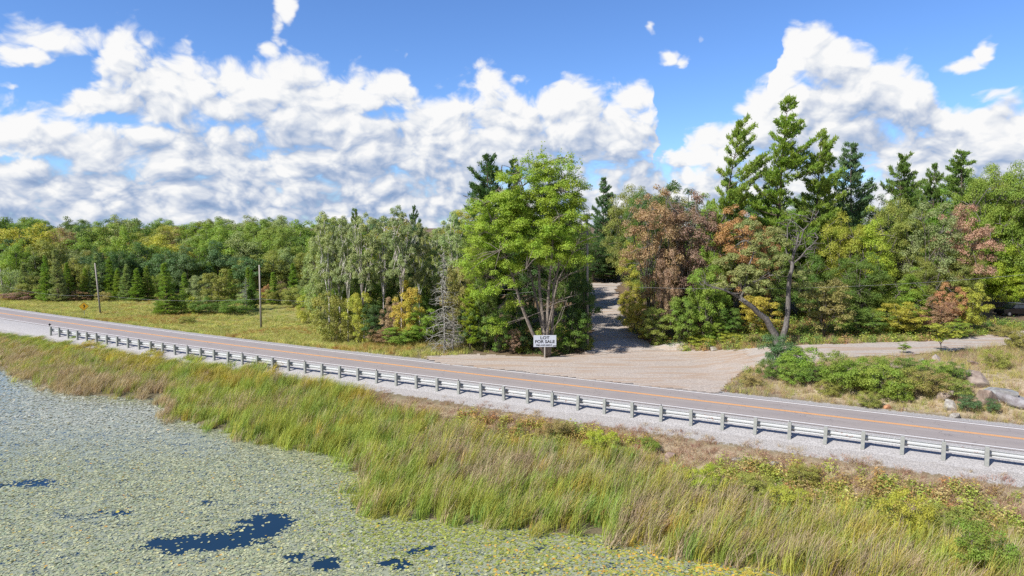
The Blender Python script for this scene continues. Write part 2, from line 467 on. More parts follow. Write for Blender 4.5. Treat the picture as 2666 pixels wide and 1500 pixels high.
# ================================================================ ground sheet
def axis(a, b, fine, lo, hi, grow=1.16):
    c = list(np.arange(a, b + 1e-6, fine)); s = fine; x = a; L = []
    while x > lo: s *= grow; x -= s; L.append(x)
    s = fine; x = b; R = []
    while x < hi: s *= grow; x += s; R.append(x)
    return np.array(L[::-1] + c + R)
gx = axis(-78, 52, .7, -2600, 2600); gy = axis(28, 112, .7, -300, 3200)
GX, GY = np.meshgrid(gx, gy); fx, fy = GX.ravel(), GY.ravel()
GZ = H(fx, fy); dd = off(fx, fy)
GZ = GZ - .10 * (1 - ss(np.abs(dd), 5.6, 7.6)) * (dd < 0) - .10 * (1 - ss(np.abs(dd), 4.2, 5.4)) * (dd >= 0)
far_r = np.hypot(fx, fy - 100); GZ = GZ + ss(far_r, 300, 900) * 2.0
t_ = -dd; sdv = shore_sd(fx, fy)
gra = np.where(dd < 0, 1 - ss(t_, 7.5, 8.7 + 1.0 * ss(fx, -20, 10)), 1 - ss(dd, 4.3, 5.6))
fieldw = (dd > 0) * (1 - ss(fx, -26, -8)) * (1 - ss(fy, 172, 190)) * 1.0
forw = (dd > 0) * np.maximum(ss(fx, -26, -10) * ss(dd, 8, 14) * (1 - ss(fx, 23, 28) * (1 - ss(dd, 22, 26))), ss(fy, 172, 190))
dryw = np.where(dd < 0, ss(t_, 8, 10) * (1 - ss(t_, 13, 17)) * ss(fx, -25, -5), ss(fx, 22, 28) * ss(dd, 4.5, 6) * (1 - ss(dd, 20, 26)))
ny, nx = GX.shape
ii = (np.arange(ny - 1)[:, None] * nx + np.arange(nx - 1)[None, :]).ravel()
gme = mesh_np('ground', np.c_[fx, fy, GZ], np.c_[ii, ii + 1, ii + nx + 1, ii + nx], {'gravel': ('FLOAT', gra), 'field': ('FLOAT', fieldw), 'forest': ('FLOAT', forw), 'dry': ('FLOAT', dryw)}, True)
tag(link('ground', gme, M_GROUND), kind='structure')

# ---------------------------------------------------------------- road strips
SX = np.arange(-190, 112, 1.0)
def strip(name, offs, zs, mat, x0=-190, x1=112, kind='structure', wob=0.0):
    X = SX[(SX >= x0) & (SX <= x1)]; Y = yc(X); sl_ = (yc(X + 1) - yc(X - 1)) / 2; L = np.sqrt(1 + sl_ ** 2)
    nX, nY = -sl_ / L, 1 / L; V = []; O = []
    for j, (o_, z_) in enumerate(zip(offs, zs)):
        w = (fbm(X, Y * 0, .6, 40 + j) - .5) * wob if j in (0, len(offs) - 1) else 0
        V.append(np.c_[X + nX * (o_ + w), Y + nY * (o_ + w), np.full(len(X), z_)]); O.append(np.full(len(X), o_))
    n = len(X); V = np.vstack(V); O = np.hstack(O)
    i = (np.arange(len(offs) - 1)[:, None] * n + np.arange(n - 1)[None, :]).ravel()
    me = mesh_np(name, V, np.c_[i, i + 1, i + n + 1, i + n], {'off': ('FLOAT', O)}, True)
    return tag(link(name, me, mat), kind=kind)
strip('gravel_shoulder', [-7.6, -6.8, -5.0, -3.3], [-.74, -.395, -.095, 0.012], M_SHOULDER, wob=.6)
strip('gravel_shoulder', [3.3, 4.4, 5.1], [0.012, -.03, -.17], M_SHOULDER, wob=.5)
RO = [-3.5, -2.4, -1.6, -.8, 0, .8, 1.6, 2.4, 3.5]
strip('road', RO, [.03 + .03 * (1 - abs(o_) / 3.5) for o_ in RO], M_ASPH)
strip('edge_line', [-3.16, -3.02], [.0385, .0385], M_WHITE); strip('edge_line', [3.02, 3.16], [.0385, .0385], M_WHITE)
strip('centre_line', [-.19, -.06], [.0635, .0635], M_YEL); strip('centre_line', [.06, .19], [.0635, .0635], M_YEL)

# ---------------------------------------------------------------- gravel sheets beyond the road
def sheet(name, poly, lift, mat, res=.4, rough=.7):
    poly = np.array(poly, float); x0, y0 = poly.min(0) - 1; x1, y1 = poly.max(0) + 1
    X, Y = np.meshgrid(np.arange(x0, x1, res), np.arange(y0, y1, res)); n = X.shape[1]
    cxx = X[:-1, :-1] + res / 2; cyy = Y[:-1, :-1] + res / 2
    jx = (fbm(cxx, cyy, .9, 21) - .5) * rough * 2; jy = (fbm(cxx, cyy, .9, 31) - .5) * rough * 2
    ins = inside((cxx + jx).ravel(), (cyy + jy).ravel(), poly)
    i = (np.arange(X.shape[0] - 1)[:, None] * n + np.arange(n - 1)[None, :]).ravel()[ins]
    q = np.c_[i, i + 1, i + n + 1, i + n]; used, inv = np.unique(q, return_inverse=True)
    xs, ys = X.ravel()[used], Y.ravel()[used]
    me = mesh_np(name, np.c_[xs, ys, H(xs, ys) + lift], inv.reshape(q.shape), None, True)
    return tag(link(name, me, mat), kind='structure')
edge = [(x, float(yc(x)) + 3.9) for x in np.arange(-9, 20.1, 2.9)]
APRON = [(-11, 83.2)] + edge + [(21.0, 66.5), (24.0, 71.5), (28.0, 75.0), (30, 80.0), (27, 83.8), (22, 85.6), (19, 87.4), (14, 88.5), (10, 86.0), (4.4, 82.6), (-4, 84.6)]
sheet('gravel_turnout', APRON, .05, M_DIRT)
DRIVE = [(10.0, 84.0), (10.9, 92), (11.8, 99.7), (13.0, 112), (14.6, 129), (15.0, 136), (22.0, 136), (19.6, 129), (18.0, 112), (16.9, 99.7), (17.6, 92), (19.6, 86.5)]
sheet('gravel_driveway', DRIVE, .08, M_DRIVE)
TRACK = [(27.5, 72), (32.5, 71.0), (43.3, 73.5), (53.5, 77.5), (60, 80.5), (80, 88), (80, 96), (65, 88), (51, 82.6), (36, 80.0), (28, 83)]
sheet('dirt_track', TRACK, .08, M_DRIVE)

# ================================================================ pond
HOLES = [(450, 1418, 60, 18), (520, 1412, 50, 16), (590, 1408, 85, 20), (690, 1372, 48, 26), (715, 1352, 34, 18), (772, 1454, 24, 7), (855, 1468, 38, 13), (640, 1395, 40, 12), (1020, 1465, 28, 8),
         (300, 1335, 90, 6), (180, 1340, 60, 5), (560, 1310, 60, 6), (60, 1260, 90, 14), (1100, 1430, 20, 8)]
def ell(px, py, cx_, cy_, rx, ry): return ((px - cx_) / rx) ** 2 + ((py - cy_) / ry) ** 2
def open_water(x, y):
    """patches of open water, each where the photograph shows it"""
    x = np.asarray(x, float); y = np.asarray(y, float); px, py = proj(x, y, np.full(x.shape, WATER))
    a = fbm(x, y, .35, 100); b = fbm(x, y * 2.2, .9, 101); h = np.zeros(x.shape)
    c_ = fbm(x, y * 1.5, 2.6, 103)
    for (cx_, cy_, rx, ry) in HOLES:
        w_ = 1.0 if cy_ > 1345 else .52
        h = np.maximum(h, w_ * np.exp(-ell(px + (b - .5) * 130 + (c_ - .5) * 40, py + (a - .5) * 24 + (c_ - .5) * 22, cx_, cy_, rx * 1.15, ry * 1.15)))
    return h, a, b, px, py
def water_mat():
    m, T, b, out = new_mat('pond_water'); g = geo(T); op = attr(T, 'open'); sh = attr(T, 'shade')
    n2 = T.noise(T.v('MULTIPLY', g, (1, 1.6, 1)), .8, 6, .7); n3 = T.noise(g, 7.0, 4, .65)
    film = T.step(T.m('SUBTRACT', T.m('ADD', n3, T.m('MULTIPLY', T.m('SUBTRACT', n2, .5), .9)), T.m('MULTIPLY', op, .6)), .35, .50)
    T.put(b.inputs['Base Color'], T.mix(T.m('MULTIPLY', film, .95), (.008, .024, .045), T.mix(n2, (.20, .22, .13), (.30, .31, .21))))
    T.put(b.inputs['Roughness'], T.m('ADD', .05, T.m('MULTIPLY', film, .10)))
    b.inputs['IOR'].default_value = 1.33; b.inputs['Specular IOR Level'].default_value = .5
    bump(T, b, T.noise(g, 3.0, 3, .5), .02, .15)
    return m
M_WATER = water_mat()
wx = axis(-84, 20, .45, -650, 70); wy = axis(28, 108, .45, -120, 280); WX, WY = np.meshgrid(wx, wy); fx, fy = WX.ravel(), WY.ravel()
keep = (fx > -84) & (fx < 20) & (fy > 28) & (fy < 108); hv = np.zeros(len(fx)); hv[keep] = open_water(fx[keep], fy[keep])[0]
nx = len(wx); ii = (np.arange(len(wy) - 1)[:, None] * nx + np.arange(nx - 1)[None, :]).ravel()
cxm, cym = fx[ii], fy[ii]; ii = ii[(cym < yc(cxm) - 8)]
tag(link('pond_water', mesh_np('pond_water', np.c_[fx, fy, np.full(len(fx), WATER)], np.c_[ii, ii + 1, ii + nx + 1, ii + nx], {'open': ('FLOAT', ss(hv, .2, .6))}, True), M_WATER), kind='structure')

# ================================================================ foliage geometry
def unit(a): return a / (np.linalg.norm(a, axis=1, keepdims=True) + 1e-9)
def cards(Pn, N, size, asp, rs, T0=None):
    """leaf-shaped four-cornered faces at points Pn facing N"""
    n = len(Pn); N = unit(N)
    t = rs.normal(size=(n, 3)) if T0 is None else T0
    t = unit(t - N * (t * N).sum(1, keepdims=True)); b = np.cross(N, t)
    s = size[:, None]; fold = N * s * .12
    V = np.stack([Pn - t * s * .5, Pn + b * s * asp * .5 + fold, Pn + t * s * .5, Pn - b * s * asp * .5 + fold], 1)
    return V.reshape(-1, 3)
def card_mesh(name, V, rnd):
    n = len(V) // 4
    return mesh_np(name, V, np.arange(4 * n).reshape(n, 4), {'rnd': ('FLOAT', np.repeat(rnd, 4))})

def puffs_to_leaves(C, R, nleaf, ls, rs, flat=.8, up=.4, asp=.62):
    w = R ** 2 / (R ** 2).sum(); k = rs.choice(len(C), nleaf, p=w)
    d = unit(rs.normal(size=(nleaf, 3))); d[:, 2] = np.where(d[:, 2] < -.35, -d[:, 2], d[:, 2])
    r = rs.rand(nleaf) ** .45
    P_ = C[k] + d * (R[k] * r)[:, None] * np.array([1, 1, flat])
    N = d * .9 + np.array([0, 0, up]) + rs.normal(size=(nleaf, 3)) * .38
    sz = ls * (.65 + .7 * rs.rand(nleaf))
    rnd = np.clip(.55 * rs.rand(nleaf) + .45 * rs.rand(len(C))[k], 0, 1)
    return cards(P_, N, sz, asp, rs), rnd

def bez(a, b, c, n=5):
    return [((1 - t) ** 2) * a + 2 * t * (1 - t) * b + t * t * c for t in [i / (n - 1) for i in range(n)]]

def deciduous(seed, Ht=12, Wd=8, cb=.25, nleaf=9000, ls=.27, npuff=60, sparse=0.0, stems=1, r0=None, flat=.85, top='round', pr=(.085, .15), asp=.62):
    rs = np.random.RandomState(seed); mb = MB(); r0 = r0 or Ht * .018
    zc = Ht * (cb + 1) / 2; hz = Ht * (1 - cb) / 2; hw = Wd / 2
    C = []; R = []; ends = []
    for s_ in range(stems):
        a0 = 2 * math.pi * s_ / stems + rs.rand()
        spread = (hw * .45 if stems > 1 else hw * .12)
        topp = Vector((math.cos(a0) * spread, math.sin(a0) * spread, Ht * (.86 + .06 * rs.rand())))
        base = Vector((math.cos(a0) * .12 * (stems > 1), math.sin(a0) * .12 * (stems > 1), -.3))
        mid = Vector((topp.x * .35 + rs.normal() * .02 * Ht, topp.y * .35 + rs.normal() * .02 * Ht, Ht * .45))
        tp = bez(base, mid, topp, 8); k = 1 / math.sqrt(stems)
        mb.tube(tp, [r0 * k * (1 - .88 * i / 7) for i in range(8)], 7)
        nl = max(4, 13 // stems)
        for i in range(nl):
            f = cb * .75 + (.88 - cb * .75) * (i + rs.rand() * .7) / nl
            p = tp[min(6, int(f * 7))].lerp(tp[min(7, int(f * 7) + 1)], f * 7 % 1)
            az = i * 2.4 + rs.rand() + s_
            el = (rs.rand() - .25) * 1.1
            e = Vector((math.cos(az) * math.cos(el) * hw * .85, math.sin(az) * math.cos(el) * hw * .85, zc + math.sin(el) * hz * .85))
            e.z = max(e.z, p.z + .02 * Ht) if f < .8 else e.z
            e.z = min(e.z, Ht * .95)
            q = bez(p, p.lerp(e, .5) + Vector((0, 0, .06 * Ht)), e, 5)
            rr = r0 * k * (1 - f) * .55 + .012 * Ht * .2
            mb.tube(q, [rr * (1 - .8 * j / 4) for j in range(5)], 5); ends += [q[2], q[3], q[4]]
    ends = [np.array(e) for e in ends]
    tries = 0
    while len(C) < npuff and tries < 5000:
        tries += 1
        d = rs.normal(size=3); d /= np.linalg.norm(d); rr = rs.rand() ** (.38)
        p = np.array([d[0] * hw * rr, d[1] * hw * rr, zc + d[2] * hz * rr])
        fz = (p[2] - Ht * cb) / (Ht * (1 - cb))
        if top == 'cone' and np.hypot(p[0], p[1]) > hw * (1.05 - fz) * 1.05: continue
        if top == 'round' and fz > .75 and rs.rand() < .15: continue
        pr_ = Wd * rs.uniform(*pr)
        if C and min(np.linalg.norm(np.array(c) - p) for c in C) < pr_ * .75: continue
        C.append(p); R.append(pr_)
        e = min(ends, key=lambda q: np.linalg.norm(q - p))
        a = Vector(e); b = Vector(p); mb.tube([a, a.lerp(b, .5) + Vector((0, 0, .01 * Ht)), b], [Ht * .0035, Ht * .0025, Ht * .001], 4, False)
    C = np.array(C); R = np.array(R)
    V, rnd = puffs_to_leaves(C, R, int(nleaf * (1 - sparse)), ls, rs, flat, asp=asp)
    V[:, 2] = np.maximum(V[:, 2], .05)
    return mb.mesh('trunk', True), card_mesh('crown', V, rnd), Ht, Wd

def pine(seed, Ht=18, Wd=9, cb=.25, wind=0.0, ntuft=900, nl=15, step=.052, ragged=.5, tl=.42, trunk_lean=0.0, cone=.0, down=0.0):
    rs = np.random.RandomState(seed); mb = MB()
    def axis_(z): f = z / Ht; return Vector((trunk_lean * Ht * f * f + .01 * Ht * math.sin(f * 5 + seed), .01 * Ht * math.cos(f * 4 + seed), z))
    mb.tube([axis_(Ht * i / 9 - (.3 if i == 0 else 0)) for i in range(10)], [Ht * .016 * (1 - .92 * i / 9) for i in range(10)], 7)
    Cs = []; Ds = []; z = Ht * cb; i = 0
    while z < Ht * .985:
        f = (z - Ht * cb) / (Ht * (1 - cb))
        prof = (1 - f) ** (.75 if cone == 0 else .95) * (1 if cone else (.55 + .45 * min(1, f * 3))) + .05
        for j in range(rs.randint(3, 6)):
            az = rs.rand() * 6.283; L = Wd / 2 * prof * (1 + ragged * (rs.rand() - .55) * 1.6)
            L *= 1 + wind * math.cos(az)
            if L < .25: L = .25
            p = axis_(z + rs.rand() * .3)
            rise = (.28 + .3 * f) - down
            e = p + Vector((math.cos(az) * L, math.sin(az) * L, L * rise * (.6 + .8 * rs.rand())))
            m_ = p.lerp(e, .55) - Vector((0, 0, L * .07))
            q = bez(p, m_, e, 5); mb.tube(q, [.012 * Ht * (1 - f * .7) * .28 * (1 - .2 * k) + .008 for k in range(5)], 4, False)
            nt = max(3, int(L * 4.2))
            for k in range(nt):
                t = .28 + .72 * (k + rs.rand() * .6) / nt; t = min(t, 1)
                pt = q[min(3, int(t * 4))].lerp(q[min(4, int(t * 4) + 1)], t * 4 % 1) if t < 1 else q[4]
                side = Vector((-math.sin(az), math.cos(az), 0)) * (rs.rand() - .5) * 2 * (1.15 - t) * L * .5
                c = pt + side + Vector((0, 0, .12 + .1 * rs.rand())); Cs.append(tuple(c))
                dv = Vector((math.cos(az) * .6, math.sin(az) * .6, .75 - down)) + side * .3; Ds.append(tuple(dv))
        z += Ht * step * (.7 + .6 * rs.rand()); i += 1
    Cs = np.array(Cs); Ds = unit(np.array(Ds)); n = len(Cs)
    if n > ntuft * 3: k = rs.choice(n, ntuft * 3, replace=False); Cs, Ds = Cs[k], Ds[k]; n = len(Cs)
    P_ = np.repeat(Cs, nl, 0) + rs.normal(size=(n * nl, 3)) * np.array([.20, .20, .12]) * tl * 2
    Dn = unit(np.repeat(Ds, nl, 0) + rs.normal(size=(n * nl, 3)) * .55)
    N = np.cross(Dn, rs.normal(size=(n * nl, 3)))
    V = cards(P_ + Dn * tl * .4, N, tl * (.7 + .6 * rs.rand(n * nl)), .30, rs, Dn)
    rnd = np.clip(.5 * rs.rand(n * nl) + .5 * np.repeat(rs.rand(n), nl), 0, 1)
    return mb.mesh('trunk', True), card_mesh('crown', V, rnd), Ht, Wd

def bare(seed, Ht=12, Wd=5, n1=26, droop=-.1, twigs=5, cb=.12):
    rs = np.random.RandomState(seed); mb = MB()
    mb.tube([(0.02 * Ht * math.sin(i), .01 * Ht * math.cos(i * 2), Ht * i / 8 - .2) for i in range(9)], [Ht * .013 * (1 - .9 * i / 8) for i in range(9)], 6)
    for i in range(n1):
        f = cb + (.97 - cb) * i / n1; az = i * 2.4 + rs.rand(); L = Wd / 2 * (1.1 - f) * (.6 + .6 * rs.rand())
        p = Vector((.0, 0, Ht * f)); e = p + Vector((math.cos(az) * L, math.sin(az) * L, L * (droop + .5 * rs.normal() * .4)))
        q = bez(p, p.lerp(e, .5) + Vector((0, 0, L * .12)), e, 4); mb.tube(q, [.06, .045, .032, .015], 4, False)
        for k in range(twigs):
            a = q[1 + k % 3]; t = a + Vector((rs.normal() * .3 * L, rs.normal() * .3 * L, rs.normal() * .2 * L + droop * .3 * L)); mb.tube([a, t], [.028, .012], 3, False)
    return mb.mesh('trunk', True), None, Ht, Wd

LIB = {}
def lib(kind, i, f): LIB.setdefault(kind, []).append(f)
for i, s in enumerate((1, 2, 3)):
    lib('near', i, deciduous(100 + s, 14, 9, .10, 34000, .165, 105))
    lib('far', i, deciduous(120 + s, 14, 10, .08, 14000, .32, 56, pr=(.11, .2)))
lib('near', 3, deciduous(104, 14, 8, .06, 34000, .165, 105, top='cone'))
lib('far', 3, deciduous(124, 14, 9, .05, 14000, .32, 56, top='cone', pr=(.11, .19)))
for s in (1, 2):
    lib('sparse', s, deciduous(140 + s, 14, 8, .2, 17000, .18, 80, sparse=.1, pr=(.06, .13), stems=3, r0=.16))
    lib('aspen', s, deciduous(150 + s, 16, 6.5, .34, 13000, .18, 80, pr=(.07, .13), r0=.16, flat=.8, asp=.75))
    lib('shrub', s, deciduous(160 + s, 3.2, 4.2, .02, 7000, .13, 50, stems=4, r0=.05, pr=(.09, .16)))
    lib('low', s, deciduous(170 + s, 6.0, 4.4, .03, 11000, .14, 64, stems=2, r0=.06, pr=(.08, .15)))
    lib('conifer', s, pine(180 + s, 11, 4.6, .02, 0, 1100, 16, .022, .22, .30, 0, 1, .22))
lib('sapling', 0, deciduous(190, 4.6, 2.8, .35, 2200, .17, 26, r0=.04, pr=(.10, .18)))
lib('bare', 0, bare(5, 12, 5, 75, -.25, 9, .04)); lib('bare', 1, bare(9, 12, 6, 50, .2, 9))
lib('pine', 0, pine(200, 18, 9.0, .12, .0, 1100, 22, .036, tl=.36)); lib('pine', 1, pine(203, 17, 9.5, .10, .1, 1100, 22, .036, ragged=.7, tl=.36))

BARK = {'grey': (.15, .135, .115), 'brown': (.10, .08, .06), 'white': (.60, .58, .53), 'dead': (.34, .32, .30), 'pale': (.34, .31, .26)}
COLS0 = {'dark green': (.045, .083, .022), 'deep green': (.078, .125, .024), 'mid green': (.125, .178, .030), 'fresh green': (.14, .205, .030), 'lime green': (.22, .27, .03),
        'yellow-green': (.26, .26, .04), 'golden': (.29, .26, .045), 'grey-green': (.16, .195, .08), 'blue-green': (.062, .108, .042), 'olive': (.185, .20, .045),
        'rusty brown': (.225, .155, .085), 'plum brown': (.215, .14, .11), 'orange-brown': (.31, .175, .08), 'pinkish brown': (.265, .185, .125), 'orange': (.46, .21, .05), 'bronze': (.22, .19, .07)}
COLS = {k: tuple(min(.75, c * (1.75 if max(v) < .2 else 1.45)) for c in v) for k, v in COLS0.items()}
def jit(c, s=.10):
    k = 1 + random.uniform(-s, s); return tuple(min(1, max(.01, q * k * (1 + random.uniform(-s * .6, s * .6)))) for q in c)

NAMES = {'near': 'broadleaf_tree', 'far': 'broadleaf_tree', 'sparse': 'thin_crowned_tree', 'aspen': 'aspen_tree', 'shrub': 'shrub', 'low': 'young_tree', 'conifer': 'spruce_tree', 'sapling': 'sapling', 'bare': 'dead_tree', 'pine': 'pine_tree'}
CATS = {'shrub': 'shrub', 'sapling': 'sapling'}
def put_tree(tpl, name, loc, hgt, wid, color, bark, label, cat, group=None, rz=None, lean=(0, 0)):
    tr, cr, h0, w0 = tpl
    root = empty(name, loc, random.uniform(0, 6.28) if rz is None else rz); tag(root, label, cat, group)
    root.rotation_euler = (lean[0], lean[1], root.rotation_euler.z)
    sx = wid / w0; sz = hgt / h0; root.scale = (sx, sx, sz)
    link('trunk', tr, M_BARK, root, jit(BARK[bark], .08))
    if cr is not None: link('crown', cr, M_LEAF, root, jit(color))
    return root
def tree(kind, px, Y, top, wpx, colname, label, group=None, bark=None, i=None, **kw):
    """px, top, wpx: where the photograph shows it; Y: its real distance; height and width follow"""
    X = (px - 1333) / F * Y * 1.0
    for _ in range(3):
        z = h1(X, Y); fwd = Y * math.cos(PITCH) - (z + 5 - CH) * math.sin(PITCH); X = (px - 1333) / F * fwd
    z = h1(X, Y); r = ray(px, top); zt = CH + Y * r.z / r.y
    hgt = max(1.2, zt - z); wid = wpx / F * Y
    L = LIB[kind]; tpl = L[(random.randrange(len(L)) if i is None else i) % len(L)]
    bark = bark or {'aspen': 'white', 'bare': 'dead', 'pine': 'brown', 'conifer': 'brown'}.get(kind, 'grey')
    # far and filler crowns keep their leaf size whatever the tree's size
    return put_tree(tpl, NAMES[kind], (X, Y, z), hgt, wid, COLS[colname], bark, label, CATS.get(kind, 'tree'), group, **kw)

# ================================================================ the woods, tree by tree
G_WOOD = 'trees of the wood beside the road'; G_FAR = 'trees of the far wood behind the meadow'; G_ASP = 'aspens at the edge of the left wood'
G_PINE = 'pines standing above the wood'; G_MEAD = 'conifers along the back of the meadow'; G_ISL = 'bushes and trees of the clump in the meadow'
G_UND = 'young trees along the wood edge'
# --- pines
tree('pine', 1272, 100, 408, 190, 'dark green', 'dark green pine rising behind the big maple, ragged top', G_PINE, i=1)
tree('pine', 1335, 104, 420, 110, 'dark green', 'narrow dark pine top just behind the crown of the big maple', G_PINE, i=0)
LIB['pine_wind'] = [pine(211, 17, 8.5, .22, .55, 1100, 26, .045, .9, .37, .16), pine(215, 21, 9.5, .25, .25, 1500, 26, .038, .8, .38, .05), pine(219, 18, 9.5, .18, .30, 1400, 26, .036, .6, .38, .04)]
NAMES['pine_wind'] = 'pine_tree'
tree('pine_wind', 1868, 102, 318, 150, 'mid green', 'windswept leaning pine with open ragged branches, left of the tallest pine', G_PINE, i=0, bark='brown', rz=0)
tree('pine_wind', 2018, 100, 266, 185, 'fresh green', 'tallest pine of the wood, irregular green crown against the white cloud', G_PINE, i=1, bark='brown', rz=.2)
tree('pine_wind', 2112, 101, 352, 165, 'mid green', 'broad pine close to the right side of the tallest pine', G_PINE, i=2, bark='brown', rz=.1)
tree('pine', 2205, 106, 378, 170, 'blue-green', 'blue-green pine, second to the right of the tallest pine', G_PINE, i=0)
tree('pine', 2335, 110, 405, 150, 'deep green', 'pointed green pine above the lime green trees of the right wood', G_PINE, i=1)
tree('pine', 2490, 114, 398, 170, 'deep green', 'bushy pine nearest the right border of the photo', G_PINE, i=0)
tree('pine', 1570, 145, 466, 95, 'blue-green', 'small blue-green pine top above the driveway', G_PINE, i=0)
tree('pine', 1080, 110, 540, 60, 'blue-green', 'slim blue-green pine top poking up between the aspens', G_PINE, i=1)
tree('pine', 930, 118, 548, 70, 'deep green', 'dark pine top half hidden behind the left aspens', G_PINE, i=0)
tree('pine', 2420, 120, 430, 100, 'deep green', 'pine partly hidden to the left of the bushy rightmost pine', G_PINE, i=1)
tree('pine', 1990, 104, 540, 110, 'fresh green', 'bright green young pine below the tallest pine', G_PINE, i=1)
tree('pine', 2100, 103, 560, 120, 'mid green', 'low spreading pine under the broad pine, behind the gnarled oak', G_PINE, i=0)
tree('pine', 1905, 106, 480, 110, 'deep green', 'dark pine filling in under the windswept leaning pine', G_PINE, i=0)
# --- aspens
for (px, Y, top, w, lab) in [(855, 101, 545, 95, 'leftmost tall aspen with white trunk at the meadow edge'), (905, 99, 556, 80, 'second aspen from the meadow, slightly lower'), (948, 97, 548, 80, 'aspen third from the meadow with open airy crown'),
                             (1000, 98, 556, 80, 'aspen in the middle of the row, fourth from the meadow'), (1045, 93, 528, 90, 'tallest of the aspens with twin pale stems'), (1092, 96, 575, 75, 'aspen just right of the tallest aspen'),
                             (1135, 97, 592, 70, 'short aspen next to the grey dead spruce'), (1190, 95, 545, 95, 'thin open aspen between dead spruce and big maple'), (885, 103, 590, 70, 'lower aspen tucked behind the leftmost aspens'), (1160, 104, 570, 80, 'pale aspen standing behind the grey dead spruce')]:
    tree('aspen', px, Y, top, w, 'grey-green', lab, G_ASP)
# --- left wood understory and fill
for (k, px, Y, top, w, c, lab) in [
    ('shrub', 868, 99, 765, 120, 'olive', 'round willow bush at the foot of the leftmost aspens'),
    ('low', 838, 104, 640, 90, 'grey-green', 'pale low tree at the left corner of the aspen row'),
    ('low', 935, 96, 760, 80, 'yellow-green', 'yellowish young tree under the second aspen'),
    ('low', 975, 95, 790, 75, 'dark green', 'dark green bush below the middle aspens'),
    ('low', 1018, 94, 770, 60, 'pinkish brown', 'pinkish brown small tree below the tallest aspen'),
    ('low', 1060, 92, 725, 85, 'golden', 'golden yellow young tree below the tallest aspen'),
    ('low', 1105, 91, 800, 100, 'fresh green', 'fresh green bushy tree left of the dead spruce'),
    ('low', 1050, 91, 845, 110, 'mid green', 'low green bush at the foot of the tallest aspen'),
    ('shrub', 1000, 93, 855, 90, 'rusty brown', 'rusty low bush at the grass edge below the aspens'),
    ('low', 1195, 88, 690, 85, 'bronze', 'tall narrow bronze-green tree right of the dead spruce'),
    ('low', 1222, 87, 790, 75, 'blue-green', 'blue-green bush in front of the bright lime pine'),
    ('low', 1262, 86, 720, 80, 'deep green', 'deep green understory tree below the left side of the maple'),
    ('low', 1300, 85, 800, 80, 'deep green', 'dark bush between the lime pine and the sale sign'),
    ('low', 1335, 84.6, 855, 46, 'pinkish brown', 'small pinkish sumac just left of the sale sign'),
    ('low', 1365, 86, 770, 90, 'dark green', 'dark green bush behind the left edge of the sale sign'),
    ('low', 1480, 85.5, 800, 110, 'deep green', 'glossy deep green bush right behind the sale sign'),
    ('low', 1515, 86.5, 725, 90, 'dark green', 'dark green bush at the left shoulder of the driveway'),
    ('low', 1508, 92, 690, 70, 'deep green', 'second dark bush further up the left side of the driveway'),
    ('near', 1240, 93, 600, 110, 'mid green', 'green tree filling behind the left of the big maple'),
    ('near', 1140, 108, 600, 120, 'olive', 'olive tree behind the grey dead spruce'),
    ('near', 1010, 108, 600, 130, 'deep green', 'deep green tree behind the middle aspens'),
    ('near', 900, 110, 620, 130, 'mid green', 'mid green tree behind the leftmost aspens'),
    ('near', 1110, 98, 680, 90, 'deep green', 'dark green tree between the aspens and the dead spruce'),
    ('near', 960, 102, 670, 100, 'deep green', 'dark green tree filling the gap under the aspen crowns'),
    ('near', 1475, 97, 530, 130, 'deep green', 'deep green tree behind the right side of the big maple'),
    ('near', 1380, 98, 600, 150, 'dark green', 'dark tree standing right behind the trunk of the big maple')]:
    tree(k, px, Y, top, w, c, lab, G_UND)
tree('bare', 1155, 86.5, 645, 95, 'olive', 'grey dead spruce with drooping bare branches beside the aspens', i=0)
tree('bare', 1180, 85.5, 800, 90, 'olive', 'tangle of bare grey branches at the foot of the dead spruce', i=1)
tree('pine', 1222, 86, 742, 85, 'lime green', 'bright lime green young pine glowing left of the big maple', G_UND, i=1)
